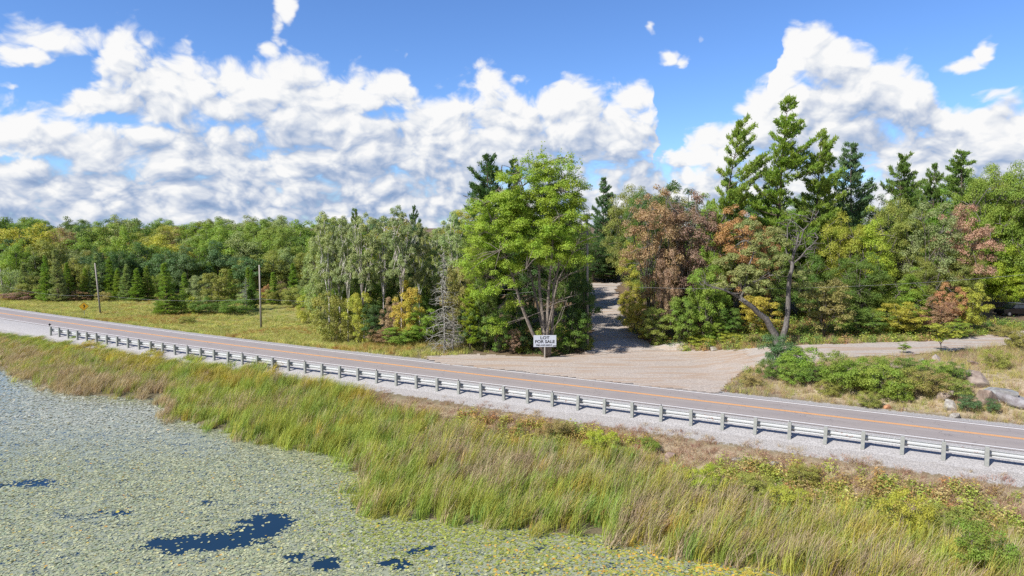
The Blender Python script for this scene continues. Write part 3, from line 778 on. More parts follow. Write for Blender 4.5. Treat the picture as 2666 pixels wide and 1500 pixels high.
# --- behind and beside the driveway
for (k, px, Y, top, w, c, lab) in [
    ('near', 1492, 112, 506, 110, 'deep green', 'deep green tree left of the driveway, upper end'),
    ('near', 1595, 146, 500, 120, 'mid green', 'mid green tree above the top of the driveway'),
    ('near', 1668, 112, 500, 110, 'deep green', 'deep green tree above the right side of the driveway'),
    ('near', 1545, 138, 620, 110, 'dark green', 'dark tree closing the view at the driveway top, left one'),
    ('near', 1605, 140, 610, 120, 'dark green', 'dark tree closing the view at the driveway top, right one'),
    ('low', 1575, 139, 690, 90, 'dark green', 'dark bush straight behind the end of the driveway'),
    ('near', 1690, 102, 610, 80, 'deep green', 'shaded tree on the right side of the upper driveway'),
    ('near', 1462, 118, 560, 110, 'deep green', 'deep green tree seen between maple and driveway'),
    ('low', 1642, 97, 740, 75, 'yellow-green', 'yellow-green small tree leaning over the right edge of the driveway'),
    ('low', 1665, 92, 790, 80, 'golden', 'golden small tree at the lower right edge of the driveway'),
    ('low', 1712, 88.5, 800, 85, 'olive', 'olive young tree beside the gravel pile at the driveway mouth'),
    ('low', 1775, 88, 770, 90, 'mid green', 'mid green young tree right of the driveway mouth'),
    ('low', 1835, 88.5, 700, 100, 'mid green', 'taller green young tree below the orange tree'),
    ('near', 1855, 93, 620, 110, 'fresh green', 'fresh green tree between the reddish trees and the gnarled oak'),
    ('sparse', 1695, 94, 478, 170, 'rusty brown', 'tall rusty brown tree right of the driveway'),
    ('sparse', 1790, 96, 492, 170, 'plum brown', 'tall plum brown tree next to the rusty one'),
    ('near', 1750, 100, 560, 130, 'rusty brown', 'brownish tree filling between the rusty and plum trees'),
    ('sparse', 1745, 103, 468, 190, 'dark green', 'dark-leaved tree top showing above the reddish trees'),
    ('low', 1735, 91, 640, 70, 'pinkish brown', 'small pinkish tree in front of the rusty and plum trees'),
    ('sparse', 1918, 95, 530, 160, 'orange-brown', 'orange-brown tree in front of the windswept pine'),
    ('near', 1985, 97, 575, 90, 'orange-brown', 'smaller orange-brown tree just left of the gnarled oak'),
    ('near', 1930, 98, 610, 130, 'mid green', 'green tree behind the leaning limb of the gnarled oak'),
    ('near', 2010, 96, 640, 120, 'deep green', 'deep green tree behind the upright trunk of the gnarled oak'),
    ('near', 2110, 95, 620, 110, 'deep green', 'dark tree right behind the bare top of the gnarled oak'),
    ('low', 1900, 89, 800, 80, 'deep green', 'dark green bush under the leaning limb of the gnarled oak'),
    ('low', 1865, 88, 830, 60, 'fresh green', 'slim bright bush left of the gnarled oak'),
    ('low', 1980, 90, 770, 110, 'golden', 'golden understory tree behind the forked trunk'),
    ('shrub', 1830, 87.5, 880, 80, 'yellow-green', 'yellow-green low bush on the turnout edge'),
    ('shrub', 1900, 87.3, 885, 70, 'yellow-green', 'yellowish low bush in front of the gnarled oak')]:
    tree(k, px, Y, top, w, c, lab, G_UND if k in ('low', 'shrub') else G_WOOD)
# --- right wood
for (k, px, Y, top, w, c, lab) in [
    ('low', 2148, 84.5, 725, 130, 'bronze', 'pyramid-shaped bronze-green tree right of the gnarled oak'),
    ('near', 2180, 97, 545, 140, 'yellow-green', 'yellow-green tree below the blue-green pine'),
    ('near', 2265, 96, 525, 150, 'lime green', 'lime green tree left of the grey-barked one'),
    ('near', 2230, 92, 650, 140, 'deep green', 'shaded green tree behind the pyramid-shaped tree'),
    ('near', 2330, 101, 520, 150, 'olive', 'olive tree below the pointed green pine'),
    ('sparse', 2425, 96, 520, 150, 'grey-green', 'grey-green tree with pale bare trunk in the right wood'),
    ('sparse', 2502, 96, 525, 150, 'pinkish brown', 'large pinkish brown tree of the right wood'),
    ('near', 2560, 107, 432, 160, 'mid green', 'mid green round tree below the bushy rightmost pine'),
    ('near', 2640, 106, 425, 160, 'fresh green', 'fresh green tree at the upper right corner of the wood'),
    ('near', 2655, 108, 520, 150, 'yellow-green', 'yellow-green tree behind the black car, upper one'),
    ('near', 2575, 107, 560, 150, 'lime green', 'lime green tree right of the pinkish brown one'),
    ('near', 2500, 95, 640, 110, 'olive', 'olive tree just left above the black car'),
    ('near', 2640, 105, 640, 140, 'lime green', 'lime green tree standing right behind the black car'),
    ('near', 2290, 92, 680, 130, 'fresh green', 'fresh green tree in the middle front of the right wood'),
    ('near', 2370, 91, 690, 130, 'fresh green', 'fresh green tree left of the small rusty tree'),
    ('near', 2350, 112, 470, 130, 'mid green', 'mid green tree in shade between the two right pines'),
    ('near', 2250, 110, 500, 120, 'deep green', 'deep green tree behind the blue-green pine'),
    ('near', 2440, 108, 480, 140, 'fresh green', 'fresh green tree right of the pointed pine'),
    ('near', 2400, 93, 640, 110, 'olive', 'olive tree below the grey-green pale-trunked tree'),
    ('low', 2445, 87, 770, 90, 'rusty brown', 'small rusty brown tree at the track edge'),
    ('low', 2480, 89, 730, 80, 'orange-brown', 'orange-brown small tree under the pinkish brown tree'),
    ('low', 2350, 86.5, 780, 120, 'golden', 'golden layered small tree at the track edge'),
    ('low', 2250, 86, 800, 110, 'deep green', 'dark low tree at the track edge beside the pyramid tree'),
    ('low', 2300, 87, 810, 80, 'mid green', 'green low tree between dark and golden ones at the track edge'),
    ('low', 2535, 88, 730, 80, 'yellow-green', 'yellow-green low tree just left of the black car'),
    ('low', 2400, 86.5, 850, 90, 'olive', 'olive bush at the track edge below the rusty tree'),
    ('low', 2490, 85, 830, 80, 'mid green', 'mid green bush at the track edge left of the car'),
    ('sapling', 2458, 75.5, 838, 90, 'yellow-green', 'slender yellow-green sapling on the near side of the dirt track'),
    ('sapling', 2358, 74.5, 900, 40, 'fresh green', 'tiny thin sapling in front of the dirt track'),
    ('shrub', 2650, 77, 850, 80, 'olive', 'olive bush right in front of the black car'),
    ('shrub', 2610, 86, 850, 60, 'bronze', 'bronze low bush in front of the black car wheels')]:
    tree(k, px, Y, top, w, c, lab, G_UND if k in ('low', 'shrub', 'sapling') else G_WOOD)
# fillers behind the front rows
rr = random.Random(5)
ORD = ['first', 'second', 'third', 'fourth', 'fifth', 'sixth', 'seventh', 'eighth', 'ninth', 'tenth', 'eleventh', 'twelfth', 'thirteenth', 'fourteenth', 'fifteenth', 'sixteenth', 'seventeenth', 'eighteenth', 'nineteenth', 'twentieth',
       'twenty-first', 'twenty-second', 'twenty-third', 'twenty-fourth', 'twenty-fifth', 'twenty-sixth', 'twenty-seventh', 'twenty-eighth']
for rname, Y, t0, t1, w, x0, x1, st in [('row behind the wood edge', 108, 600, 640, 120, 1690, 2680, 105), ('back row of the right wood', 128, 470, 520, 130, 1640, 2700, 95), ('last row of the right wood', 150, 490, 540, 140, 1240, 2700, 120),
                                        ('back row of the left wood', 124, 590, 620, 110, 870, 1500, 95)]:
    px = x0; n = 0
    while px < x1:
        if not (1535 < px < 1640 and Y < 130):
            c = rr.choice(['deep green', 'mid green', 'olive', 'fresh green', 'yellow-green', 'dark green'])
            t_ = rr.uniform(t0, t1) - (45 if (px > 2380 and 'back row of the right' in rname) else 0)
            tree('near', px + rr.uniform(-15, 15), Y + rr.uniform(-4, 4), t_, w * rr.uniform(.9, 1.2), c, '%s tree, %s from the left in the %s' % (c, ORD[n], rname), G_WOOD)
            n += 1
        px += st
# --- far wood behind the meadow
G_ROW = [('front row', 172, 625, 665, 88, -40, 860, 44), ('second row', 190, 600, 635, 100, -40, 900, 52), ('third row', 214, 585, 612, 100, -60, 960, 56), ('fourth row', 245, 575, 598, 95, -60, 1010, 56), ('back row', 290, 568, 588, 85, -60, 1060, 50), ('skyline row', 350, 568, 582, 75, -60, 1120, 50)]
special = {('second row', 2): ('yellow-green', 578, 150), ('fourth row', 7): ('grey-green', 556, 90), ('fourth row', 8): ('deep green', 566, 90), ('third row', 4): ('rusty brown', 590, 100), ('back row', 10): ('golden', 580, 110),
           ('third row', 7): ('orange', 610, 40), ('fourth row', 9): ('rusty brown', 588, 60), ('second row', 12): ('yellow-green', 600, 110), ('third row', 1): ('deep green', 560, 120)}
for rname, Y, t0, t1, w, x0, x1, st in G_ROW:
    px = x0; n = 0
    while px < x1:
        c = rr.choice(['deep green', 'mid green', 'dark green', 'fresh green', 'blue-green', 'olive', 'grey-green'] + (['yellow-green'] if rr.random() < .6 else []))
        t_ = rr.uniform(t0 - 8, t1 + 6); ww = w * rr.uniform(.8, 1.35)
        if (rname, n) in special: c, t_, ww = special[(rname, n)]
        if 560 < px < 860 and Y > 172: c = rr.choice(['grey-green', 'mid green', 'deep green']) ; t_ = min(t_, 588 + rr.uniform(0, 12)) if Y > 200 else t_
        tree('far', px + rr.uniform(-10, 10), Y + rr.uniform(-6, 6), t_, ww, c, '%s tree, %s from the left in the %s of the far wood' % (c, ORD[n % 28], rname), G_FAR)
        px += st; n += 1
# --- conifers and bushes at the back of the meadow
for i, (px, Y, top, w) in enumerate([(120, 153, 668, 42), (148, 151, 655, 46), (176, 154, 688, 40), (222, 155, 700, 38), (250, 156, 664, 48), (286, 157, 672, 46), (306, 156, 700, 36), (330, 155, 690, 44), (356, 154, 700, 44), (382, 156, 694, 42), (62, 158, 690, 48), (648, 150, 700, 44), (712, 148, 712, 40), (802, 142, 666, 70), (765, 150, 690, 48), (600, 150, 705, 44)]):
    tree('conifer', px, Y, top, w, ['mid green', 'grey-green', 'fresh green'][i % 3], 'feathery conifer at the back of the meadow, %s of the line' % ORD[i], G_MEAD)
for i, (px, Y, top, w, c) in enumerate([(85, 158, 720, 70, 'olive'), (30, 160, 700, 80, 'grey-green'), (225, 157, 690, 60, 'olive'), (210, 154, 756, 60, 'rusty brown'), (265, 153, 760, 40, 'bronze'), (110, 155, 752, 60, 'mid green'), (45, 156, 760, 80, 'plum brown'), (310, 158, 740, 60, 'fresh green'),
                                         (420, 160, 715, 60, 'mid green'), (765, 142, 745, 70, 'olive'), (825, 130, 730, 80, 'mid green'), (665, 150, 760, 60, 'yellow-green'), (720, 148, 738, 60, 'olive'), (640, 148, 752, 70, 'grey-green'), (700, 154, 742, 40, 'orange-brown'), (800, 118, 770, 60, 'yellow-green')]):
    tree('shrub', px, Y, top, w, c, '%s bush at the back of the meadow, %s in its line' % (c, ORD[i]), 'bushes along the back of the meadow')
for (k, px, Y, top, w, c, lab) in [('conifer', 432, 130, 690, 66, 'mid green', 'dark spruce at the left end of the meadow clump'), ('conifer', 480, 138, 712, 42, 'mid green', 'slim spruce behind the meadow clump'), ('low', 520, 137, 715, 70, 'grey-green', 'pale grey-green young tree of the meadow clump'),
                                   ('low', 572, 134, 695, 100, 'olive', 'tallest broadleaf of the meadow clump'), ('shrub', 470, 132, 765, 80, 'mid green', 'green bush right of the clump spruce'), ('shrub', 540, 131, 775, 90, 'deep green', 'dark low bush in the middle of the meadow clump'),
                                   ('shrub', 610, 130, 778, 90, 'deep green', 'dark low bush at the right end of the meadow clump'), ('low', 500, 131, 772, 24, 'yellow-green', 'small yellow sapling in front of the meadow clump'), ('shrub', 485, 118, 830, 44, 'olive', 'lone small bush in the meadow near the road'),
                                   ('conifer', 655, 137, 705, 30, 'deep green', 'narrow conifer right behind the middle utility pole'), ('bare', 640, 140, 720, 46, 'olive', 'bare grey shrub at the right of the meadow clump')]:
    tree(k, px, Y, top, w, c, lab, G_ISL)

# ================================================================ the big maple: five leaning stems and a wide crown
def big_maple():
    rs = np.random.RandomState(77); base = ground_at(1425, 932); base.y += .6; base.z = h1(base.x, base.y); Yb = base.y
    def P3(px, py, dy=0): r = ray(px, py); y = Yb + dy; return Vector((r.x / r.y * y, y, CH + r.z / r.y * y)) - base
    root = empty('maple_tree', base); tag(root, 'big spreading green maple with several leaning stems, behind the sale sign', 'tree')
    mb = MB(); ends = []
    stems = [([(1422, 925, 0), (1385, 865, -.3), (1355, 790, -.5), (1335, 720, -.8), (1300, 620, -1), (1262, 530, -1.2)], .26), ([(1424, 925, 0), (1415, 840, .2), (1405, 760, .4), (1402, 650, .8), (1370, 520, .5), (1350, 450, .3)], .27),
             ([(1428, 925, 0), (1425, 840, -.2), (1428, 760, -.3), (1438, 650, -.6), (1440, 520, -.4), (1418, 430, 0)], .25), ([(1430, 925, 0), (1438, 840, .5), (1442, 740, 1), (1470, 640, 1.6), (1492, 540, 1.6), (1490, 470, 1.4)], .22),
             ([(1420, 925, .2), (1428, 850, -.6), (1452, 730, -1.0), (1490, 660, -1.6), (1515, 610, -2)], .16), ([(1426, 925, .2), (1400, 800, 2), (1370, 660, 4), (1330, 560, 4.5)], .2)]
    for pts, r in stems:
        q = [P3(*p) for p in pts]; fine = []
        for a, b in zip(q, q[1:]): fine += [a, a.lerp(b, .5)]
        fine.append(q[-1]); n = len(fine); mb.tube(fine, [r * .9 * (1.15 - .95 * i / (n - 1)) for i in range(n)], 7)
        for i in range(3, n):
            ends.append(np.array(fine[i]))
            for _ in range(2):
                az = rs.rand() * 6.28; L = 1.5 + 2.5 * rs.rand(); e = fine[i] + Vector((math.cos(az) * L, math.sin(az) * L, L * .35)); b_ = bez(fine[i], fine[i].lerp(e, .5) + Vector((0, 0, .3)), e, 4)
                mb.tube(b_, [.07, .05, .035, .02], 4, False); ends.append(np.array(e))
    # bare curved twigs at the right
    for (a, b, c) in [((1440, 870), (1465, 800), (1500, 790)), ((1436, 860), (1460, 830), (1480, 770)), ((1450, 740), (1485, 712), (1520, 700))]:
        mb.tube([P3(*a, -1), P3(*b, -1.6), P3(*c, -2)], [.05, .035, .015], 4)
    # crown: masses measured off the photograph, real depth
    mass = [(1370, 600, 125, 120, .8), (1430, 520, 90, 80, .8), (1310, 560, 80, 80, .8), (1450, 620, 80, 70, .8), (1300, 600, 75, 90, 0), (1380, 560, 90, 100, .5), (1460, 560, 75, 95, .5), (1240, 560, 45, 50, 0), (1350, 490, 70, 50, 0), (1440, 470, 60, 50, 0), (1250, 650, 50, 60, -.5), (1300, 720, 60, 50, -1), (1230, 700, 30, 60, -.5), (1400, 640, 95, 70, -1.2), (1490, 640, 50, 60, 0), (1500, 680, 40, 30, -1),
            (1260, 770, 45, 40, -1), (1330, 790, 30, 30, .5), (1400, 440, 30, 40, 0), (1370, 430, 18, 28, 0), (1450, 430, 25, 35, 0), (1418, 415, 14, 22, 0), (1485, 430, 18, 25, 0), (1490, 500, 40, 50, 0), (1520, 560, 22, 50, .5), (1220, 610, 25, 40, 0), (1345, 830, 26, 34, 1.5), (1300, 850, 30, 40, 1.5)]
    C = []; R = []
    for (px, py, rx, ry, dy) in mass:
        n = max(3, int(rx * ry / 160)); c = P3(px, py, dy); ax = rx / F * Yb; az_ = ry / F * Yb
        for _ in range(n):
            d = rs.normal(size=3); d /= np.linalg.norm(d); r = rs.rand() ** .4
            p = np.array(c) + d * r * np.array([ax, min(4.5, (ax + az_) / 1.5), az_]); C.append(p); R.append(rs.uniform(.55, 1.15) * (1 if rx > 26 else .6))
            e = min(ends, key=lambda q: np.linalg.norm(q - p))
            mb.tube([Vector(e), Vector(e).lerp(Vector(p), .5) + Vector((0, 0, .2)), Vector(p)], [.045, .03, .012], 4, False)
    V, rnd = puffs_to_leaves(np.array(C), np.array(R), 160000, .165, rs, .8, .5)
    # leading shoots at the top
    tips = []; 
    for k in range(70):
        px = rs.uniform(1330, 1510); c = P3(px, rs.uniform(400, 475) + abs(px - 1420) * .35, rs.uniform(-1.5, 1.5)); L = rs.uniform(.8, 2.0); d = Vector((.25 + rs.normal() * .2 + (px - 1420) / 200, rs.normal() * .2, 1)).normalized()
        for q in range(26): tips.append(np.array(c + d * (L * q / 26)) + rs.normal(size=3) * .12)
    tips = np.array(tips); V2 = cards(tips, rs.normal(size=tips.shape) + np.array([0, 0, .4]), .24 * (.6 + .7 * rs.rand(len(tips))), .5, rs)
    me = card_mesh('crown', np.vstack([V, V2]), np.hstack([rnd, rs.rand(len(tips))]))
    link('crown', me, M_LEAF, root, (.28, .385, .045))
    mb.build('trunk', M_BARK, root, True, (.22, .19, .16))
big_maple()

# ================================================================ the gnarled oak
def old_oak():
    rs = np.random.RandomState(31); base = ground_at(2030, 905); Yb = base.y + .5; base = Vector((base.x, Yb, h1(base.x, Yb)))
    def P3(px, py, dy=0): r = ray(px, py); y = Yb + dy; return Vector((r.x / r.y * y, y, CH + r.z / r.y * y)) - base
    root = empty('oak_tree', base); tag(root, 'old gnarled oak with forked grey trunk and dead twisted branches', 'tree')
    mb = MB(); ends = []
    def limb(pts, r0, r1, tw=0, twl=1.4):
        q = [P3(*p) for p in pts]; fine = []
        for a, b in zip(q, q[1:]): fine += [a, a.lerp(b, .5) + Vector(rs.normal(size=3) * .08)]
        fine.append(q[-1]); n = len(fine); mb.tube(fine, [r0 + (r1 - r0) * i / (n - 1) for i in range(n)], 8)
        for p in fine[1:]:
            for _ in range(tw):
                L = twl * (.4 + rs.rand()); d = Vector(rs.normal(size=3)); d.z = abs(d.z) * .6; d.normalize(); e = p + d * L; mid = p.lerp(e, .5) + Vector(rs.normal(size=3) * .15 * L)
                mb.tube([p, mid, e], [.05, .035, .012], 4, False)
                for _k in range(2): e2 = mid + Vector(rs.normal(size=3) * .35 * L); mb.tube([mid, e2], [.02, .008], 3, False)
        return fine
    limb([(2025, 905, 0), (2018, 870, 0), (1995, 830, -.4), (1960, 800, -.8), (1925, 775, -1.2)], .46, .26)
    f1 = limb([(1925, 775, -1.2), (1885, 755, -1.5), (1850, 745, -1.6), (1835, 738, -1.7)], .17, .03, 2, 1.5)
    f2 = limb([(1925, 775, -1.2), (1955, 735, -1), (1980, 728, -1), (2020, 712, -1)], .12, .03, 2, 1.2)
    f3 = limb([(1930, 777, -1.2), (1950, 690, .2), (1965, 650, .8), (1940, 625, 1), (1915, 640, 1)], .12, .04, 1, 1.2)
    limb([(2035, 905, 0), (2046, 850, .2), (2052, 790, .3), (2056, 720, .4), (2062, 680, .4)], .36, .20)
    f4 = limb([(2062, 680, .4), (2074, 640, .4), (2082, 605, .4)], .22, .06, 4, 1.8)
    f5 = limb([(2062, 690, .4), (2100, 650, 0), (2130, 620, -.3)], .12, .03, 3, 1.6)
    f6 = limb([(2060, 690, .4), (2045, 640, .6), (2050, 590, .8), (2075, 560, 1)], .11, .02, 3, 1.4)
    f7 = limb([(2066, 660, .4), (2092, 600, .2), (2125, 560, 0)], .09, .02, 3, 1.5)
    mb.build('trunk', M_BARK, root, True, (.15, .14, .13))
    mass = [(1990, 640, 55, 45, .5), (1930, 690, 60, 40, 0), (2030, 620, 40, 35, 1), (1900, 730, 50, 30, -.5), (1970, 740, 50, 35, -.5), (2080, 720, 40, 30, 1.5), (1960, 600, 35, 25, .8), (2010, 690, 40, 30, -1), (1880, 680, 35, 30, 0)]
    C = []; R = []
    for (px, py, rx, ry, dy) in mass:
        for _ in range(int(rx * ry / 150)):
            d = rs.normal(size=3); d /= np.linalg.norm(d); r = rs.rand() ** .5; C.append(np.array(P3(px, py, dy)) + d * r * np.array([rx / F * Yb, 2.2, ry / F * Yb])); R.append(rs.uniform(.4, .8))
    V, rnd = puffs_to_leaves(np.array(C), np.array(R), 26000, .17, rs, .8)
    link('crown', card_mesh('crown', V, rnd), M_LEAF, root, (.27, .30, .11))
old_oak()

# ================================================================ shrubs of the banks
G_BANK = 'shrubs growing on the roadside banks'
def shrub_at(px, py, top, wpx, c, lab, kind='shrub'):
    p = ground_at(px, py); tree(kind, px, p.y, top, wpx, c, lab, G_BANK)
for a in [(1570, 1195, 1120, 95, 'lime green', 'lime green shrub on the bank below the guardrail, left one'), (1845, 1290, 1215, 110, 'lime green', 'bright lime shrub in the middle of the near bank'),
          (1790, 1285, 1240, 60, 'mid green', 'mid green shrub beside the bright lime one'), (2370, 1400, 1285, 130, 'yellow-green', 'tall yellow-green shrub on the near bank'),
          (2570, 1490, 1370, 170, 'fresh green', 'fresh green shrub at the lower right corner'), (1970, 1300, 1235, 110, 'olive', 'olive shrub between the lime one and the tall one'),
          (2100, 1260, 1215, 90, 'olive', 'low olive shrub below the guardrail posts'), (1690, 1180, 1145, 60, 'mid green', 'small green shrub just below the guardrail'),
          (2480, 1400, 1320, 120, 'olive', 'olive shrub right of the tall yellow-green one'), (1450, 1150, 1095, 100, 'bronze', 'low bronze shrub below the guardrail, leftmost'), (1640, 1210, 1165, 70, 'olive', 'olive shrub right of the leftmost lime one'),
          (2060, 1340, 1270, 120, 'yellow-green', 'wide yellow-green shrub left of the tall one'),
          # far side bank between road and track
          (2030, 955, 872, 110, 'blue-green', 'rounded blue-green shrub at the left tip of the far bank'), (2090, 975, 905, 110, 'fresh green', 'fresh green shrub next to the left tip of the far bank'),
          (2010, 985, 935, 70, 'deep green', 'dark shrub hanging over the turnout edge'), (2120, 1000, 950, 90, 'deep green', 'deep green sumac at the foot of the far bank'),
          (2170, 985, 915, 80, 'mid green', 'mid green sumac midway along the far bank'), (2250, 1005, 935, 120, 'fresh green', 'broad fresh green sumac on the far bank'),
          (2310, 985, 930, 80, 'mid green', 'sumac on the crest of the far bank, left of the boulder'), (2380, 975, 932, 90, 'deep green', 'dark sumac below the crest boulder'),
          (2350, 1045, 990, 70, 'fresh green', 'small fresh green sumac low on the far bank'), (2440, 990, 940, 80, 'mid green', 'mid green sumac right of the crest boulder'),
          (2490, 990, 945, 70, 'deep green', 'deep green sumac above the rock outcrop'), (2270, 1060, 1020, 60, 'olive', 'olive tuft-like shrub at the road shoulder'),
          (2530, 1070, 1030, 62, 'blue-green', 'blue-green bush left of the bare rock outcrop'), (2592, 1075, 1042, 40, 'blue-green', 'little blue-green bush in front of the bare rock outcrop'),
          (2205, 1020, 940, 110, 'fresh green', 'large fresh green sumac in the lower middle of the far bank'), (2290, 1030, 950, 130, 'mid green', 'largest sumac of the far bank, midway down the slope'),
          (2370, 1025, 960, 110, 'olive', 'olive sumac on the slope right of the largest one'), (2430, 1025, 965, 100, 'bronze', 'bronze tangled shrub on the slope above the pale rocks'), (2500, 1035, 985, 80, 'olive', 'olive shrub on the slope just left of the outcrop'),
          (2060, 1000, 945, 90, 'mid green', 'mid green shrub on the lower left of the far bank'), (1960, 1003, 975, 60, 'bronze', 'low bronze weed clump at the far bank tip near the turnout'),
          (2600, 960, 910, 70, 'olive', 'olive bush at the right end of the far bank'), (2160, 1030, 990, 60, 'olive', 'low olive shrub above the road shoulder')]:
    shrub_at(*a)

# ================================================================ rocks
def rock_mat():
    m, T, b, o = new_mat('rock'); oc = objco(T); base = T.add('ShaderNodeObjectInfo').outputs['Color']
    n = T.noise(oc, 2.2, 7, .65); n2 = T.noise(oc, 9.0, 4, .6)
    c = T.mix(T.step(n, .35, .65), T.mix(1, base, (.55, .5, .5), 'MULTIPLY'), base); c = T.mix(T.m('MULTIPLY', T.step(n2, .55, .7), .5), c, (.12, .12, .10))
    T.put(b.inputs['Base Color'], c); b.inputs['Roughness'].default_value = .85; bump(T, b, n, .08, .9)
    return m
M_ROCK = rock_mat()
def rock_mesh(seed):
    import bmesh
    bm = bmesh.new(); bmesh.ops.create_icosphere(bm, subdivisions=3, radius=1); rs = np.random.RandomState(seed)
    pl = [(Vector(rs.normal(size=3)).normalized(), rs.uniform(.42, .8)) for _ in range(16)]
    for v in bm.verts:
        for n, d in pl:
            k = v.co.dot(n)
            if k > d: v.co -= n * (k - d)
        v.co *= 1 + .03 * math.sin(v.co.x * 9 + seed) * math.cos(v.co.y * 8)
    me = bpy.data.meshes.new('rock'); bm.to_mesh(me); bm.free(); me.materials.append(M_ROCK)
    return me
ROCKS = [rock_mesh(s) for s in (1, 2, 3, 4, 5)]
PINK = (.29, .225, .19); GREY = (.26, .26, .27); PALE = (.36, .335, .31)
for (px, py, w, h_, c, lab) in [(2600, 1035, 95, 50, GREY, 'big grey slab on top of the rock outcrop above the road'), (2565, 1050, 70, 60, PINK, 'pinkish block under the grey slab of the outcrop'), (2640, 1050, 80, 45, GREY, 'grey cracked rock at the right end of the outcrop'),
                                (2545, 1000, 70, 50, PINK, 'pink rounded rock behind the left of the outcrop'), (2475, 1065, 42, 34, PALE, 'pale rock at the foot of the far bank'), (2485, 1085, 34, 20, PALE, 'smaller pale rock lying just below the other pale one'),
                                (2460, 1035, 60, 34, PINK, 'weathered pinkish ledge left of the outcrop'), (2306, 1063, 22, 16, (.50, .25, .13), 'small orange boulder at the road shoulder'), (2236, 1053, 20, 10, PINK, 'flat pink stone near the orange boulder'),
                                (2352, 1067, 20, 9, PINK, 'flat stone right of the orange boulder'), (2438, 938, 26, 22, PALE, 'pointed boulder on the crest beside the dirt track'), (2400, 940, 20, 10, PALE, 'low stone left of the pointed boulder'),
                                (2530, 948, 44, 16, PINK, 'flat pinkish rock on the crest near the track'), (2330, 960, 30, 20, PINK, 'rock half hidden among the sumacs'), (1745, 1190, 46, 26, PINK, 'pinkish boulder on the slope below the guardrail'),
                                (1920, 1200, 40, 14, PALE, 'pale flat stone on the slope below the guardrail'), (1860, 912, 26, 14, PALE, 'grey stone under the trees beside the turnout'), (2015, 1210, 22, 18, GREY, 'grey stone in the dry grass of the near bank')]:
    p = ground_at(px, py); f = p.y / F
    r = link('rock', ROCKS[px % 5], None, None, jit(c, .06)); r.location = p + Vector((0, 0, h_ * f * .12)); r.scale = (w * f * .66, w * f * .52, h_ * f * .75)
    r.rotation_euler = (random.uniform(-.15, .15), random.uniform(-.15, .15), random.uniform(0, 6.28)); tag(r, lab, 'rock', 'rocks along the road banks')

# gravel heap at the driveway mouth
def heap(px, py, w, h_, name, lab, mat):
    p = ground_at(px, py); f = p.y / F; n = 26; V = []; rs = np.random.RandomState(px)
    u = np.linspace(-1, 1, n); X, Y = np.meshgrid(u, u); R = np.hypot(X, Y); x = X.ravel() * w * f; y = Y.ravel() * w * f * .55
    z = np.maximum(0, 1 - R.ravel() ** 1.4) * h_ * f * (.55 + .9 * fbm(x, y, 1.3, px % 7)); z = z - (R.ravel() > .97) * .3
    i = (np.arange(n - 1)[:, None] * n + np.arange(n - 1)[None, :]).ravel()
    me = mesh_np(name, np.c_[x, y, z + H(p.x + x, p.y + y) - p.z + .02], np.c_[i, i + 1, i + n + 1, i + n], None, False)
    o = link(name, me, mat); o.location = p; tag(o, lab, 'gravel heap')
heap(1760, 905, 60, 13, 'gravel_heap', 'low grey heap of crushed gravel at the driveway mouth in tree shade', M_DRIVE)

# ================================================================ guardrail
M_POST = plain('weathered_post', (.25, .26, .245), .85, 0, .35, 5); M_GALV = plain('galvanised_steel', (.56, .57, .58), .42, .55, .18, 3.0, .5); M_DARK = plain('dark_reflector', (.03, .03, .035), .5)
def galv_rust():
    m, T, b, o = new_mat('rail_steel'); g = geo(T)
    n = T.noise(g, 2.2, 6, .7); n2 = T.noise(g, .5, 3, .6)
    c = T.mix(n2, (.44, .46, .47), (.60, .61, .62)); c = T.mix(T.step(T.m('ADD', n, T.m('MULTIPLY', T.m('SUBTRACT', n2, .5), .5)), .62, .70), c, (.33, .15, .10))
    T.put(b.inputs['Base Color'], c); b.inputs['Roughness'].default_value = .45; b.inputs['Metallic'].default_value = .35; return m
M_RAIL = galv_rust()
RAIL_OFF = -6.75
def rail_point(s_x, o_):
    sl_ = float(yc(s_x + 1) - yc(s_x - 1)) / 2; L = math.sqrt(1 + sl_ * sl_); return Vector((s_x - sl_ / L * o_, float(yc(s_x)) + o_ / L, 0)), math.atan(sl_)
posts = []; X_ = 35.85 + 2 * 2.53 * .882   # centreline abscissa
rail_root = None
while True:
    p, a = rail_point(X_, RAIL_OFF)
    if p.x < -70.2: break
    posts.append((p, a)); X_ -= 2.53 * math.cos(a)
rail_root = empty('guardrail', (posts[0][0].x, posts[0][0].y, -.4)); RL = rail_root.location.copy()
tag(rail_root, 'long galvanised guardrail on grey posts along the pond side of the road', 'guardrail')
pm = MB(); pm.box((0, 0, .26), (.26, .24, 1.34)); post_me = pm.mesh('post', bevel=.018)
bmm = MB(); bmm.box((.0, .20, .42), (.20, .18, .42)); block_me = bmm.mesh('block', bevel=.01)
rf = MB(); rf.box((0, 0, .97), (.03, .13, .16)); refl_me = rf.mesh('reflector')
for i, (p, a) in enumerate(posts):
    R_ = (random.uniform(-.035, .035), random.uniform(-.035, .035), a)
    o = link('post', post_me, M_POST, rail_root); o.location = p - RL; o.rotation_euler = R_
    o = link('block', block_me, M_POST, rail_root); o.location = p - RL; o.rotation_euler = (0, 0, a)
    if i % 4 == 3: o = link('reflector', refl_me, M_DARK, rail_root); o.location = p - RL; o.rotation_euler = (0, 0, a)
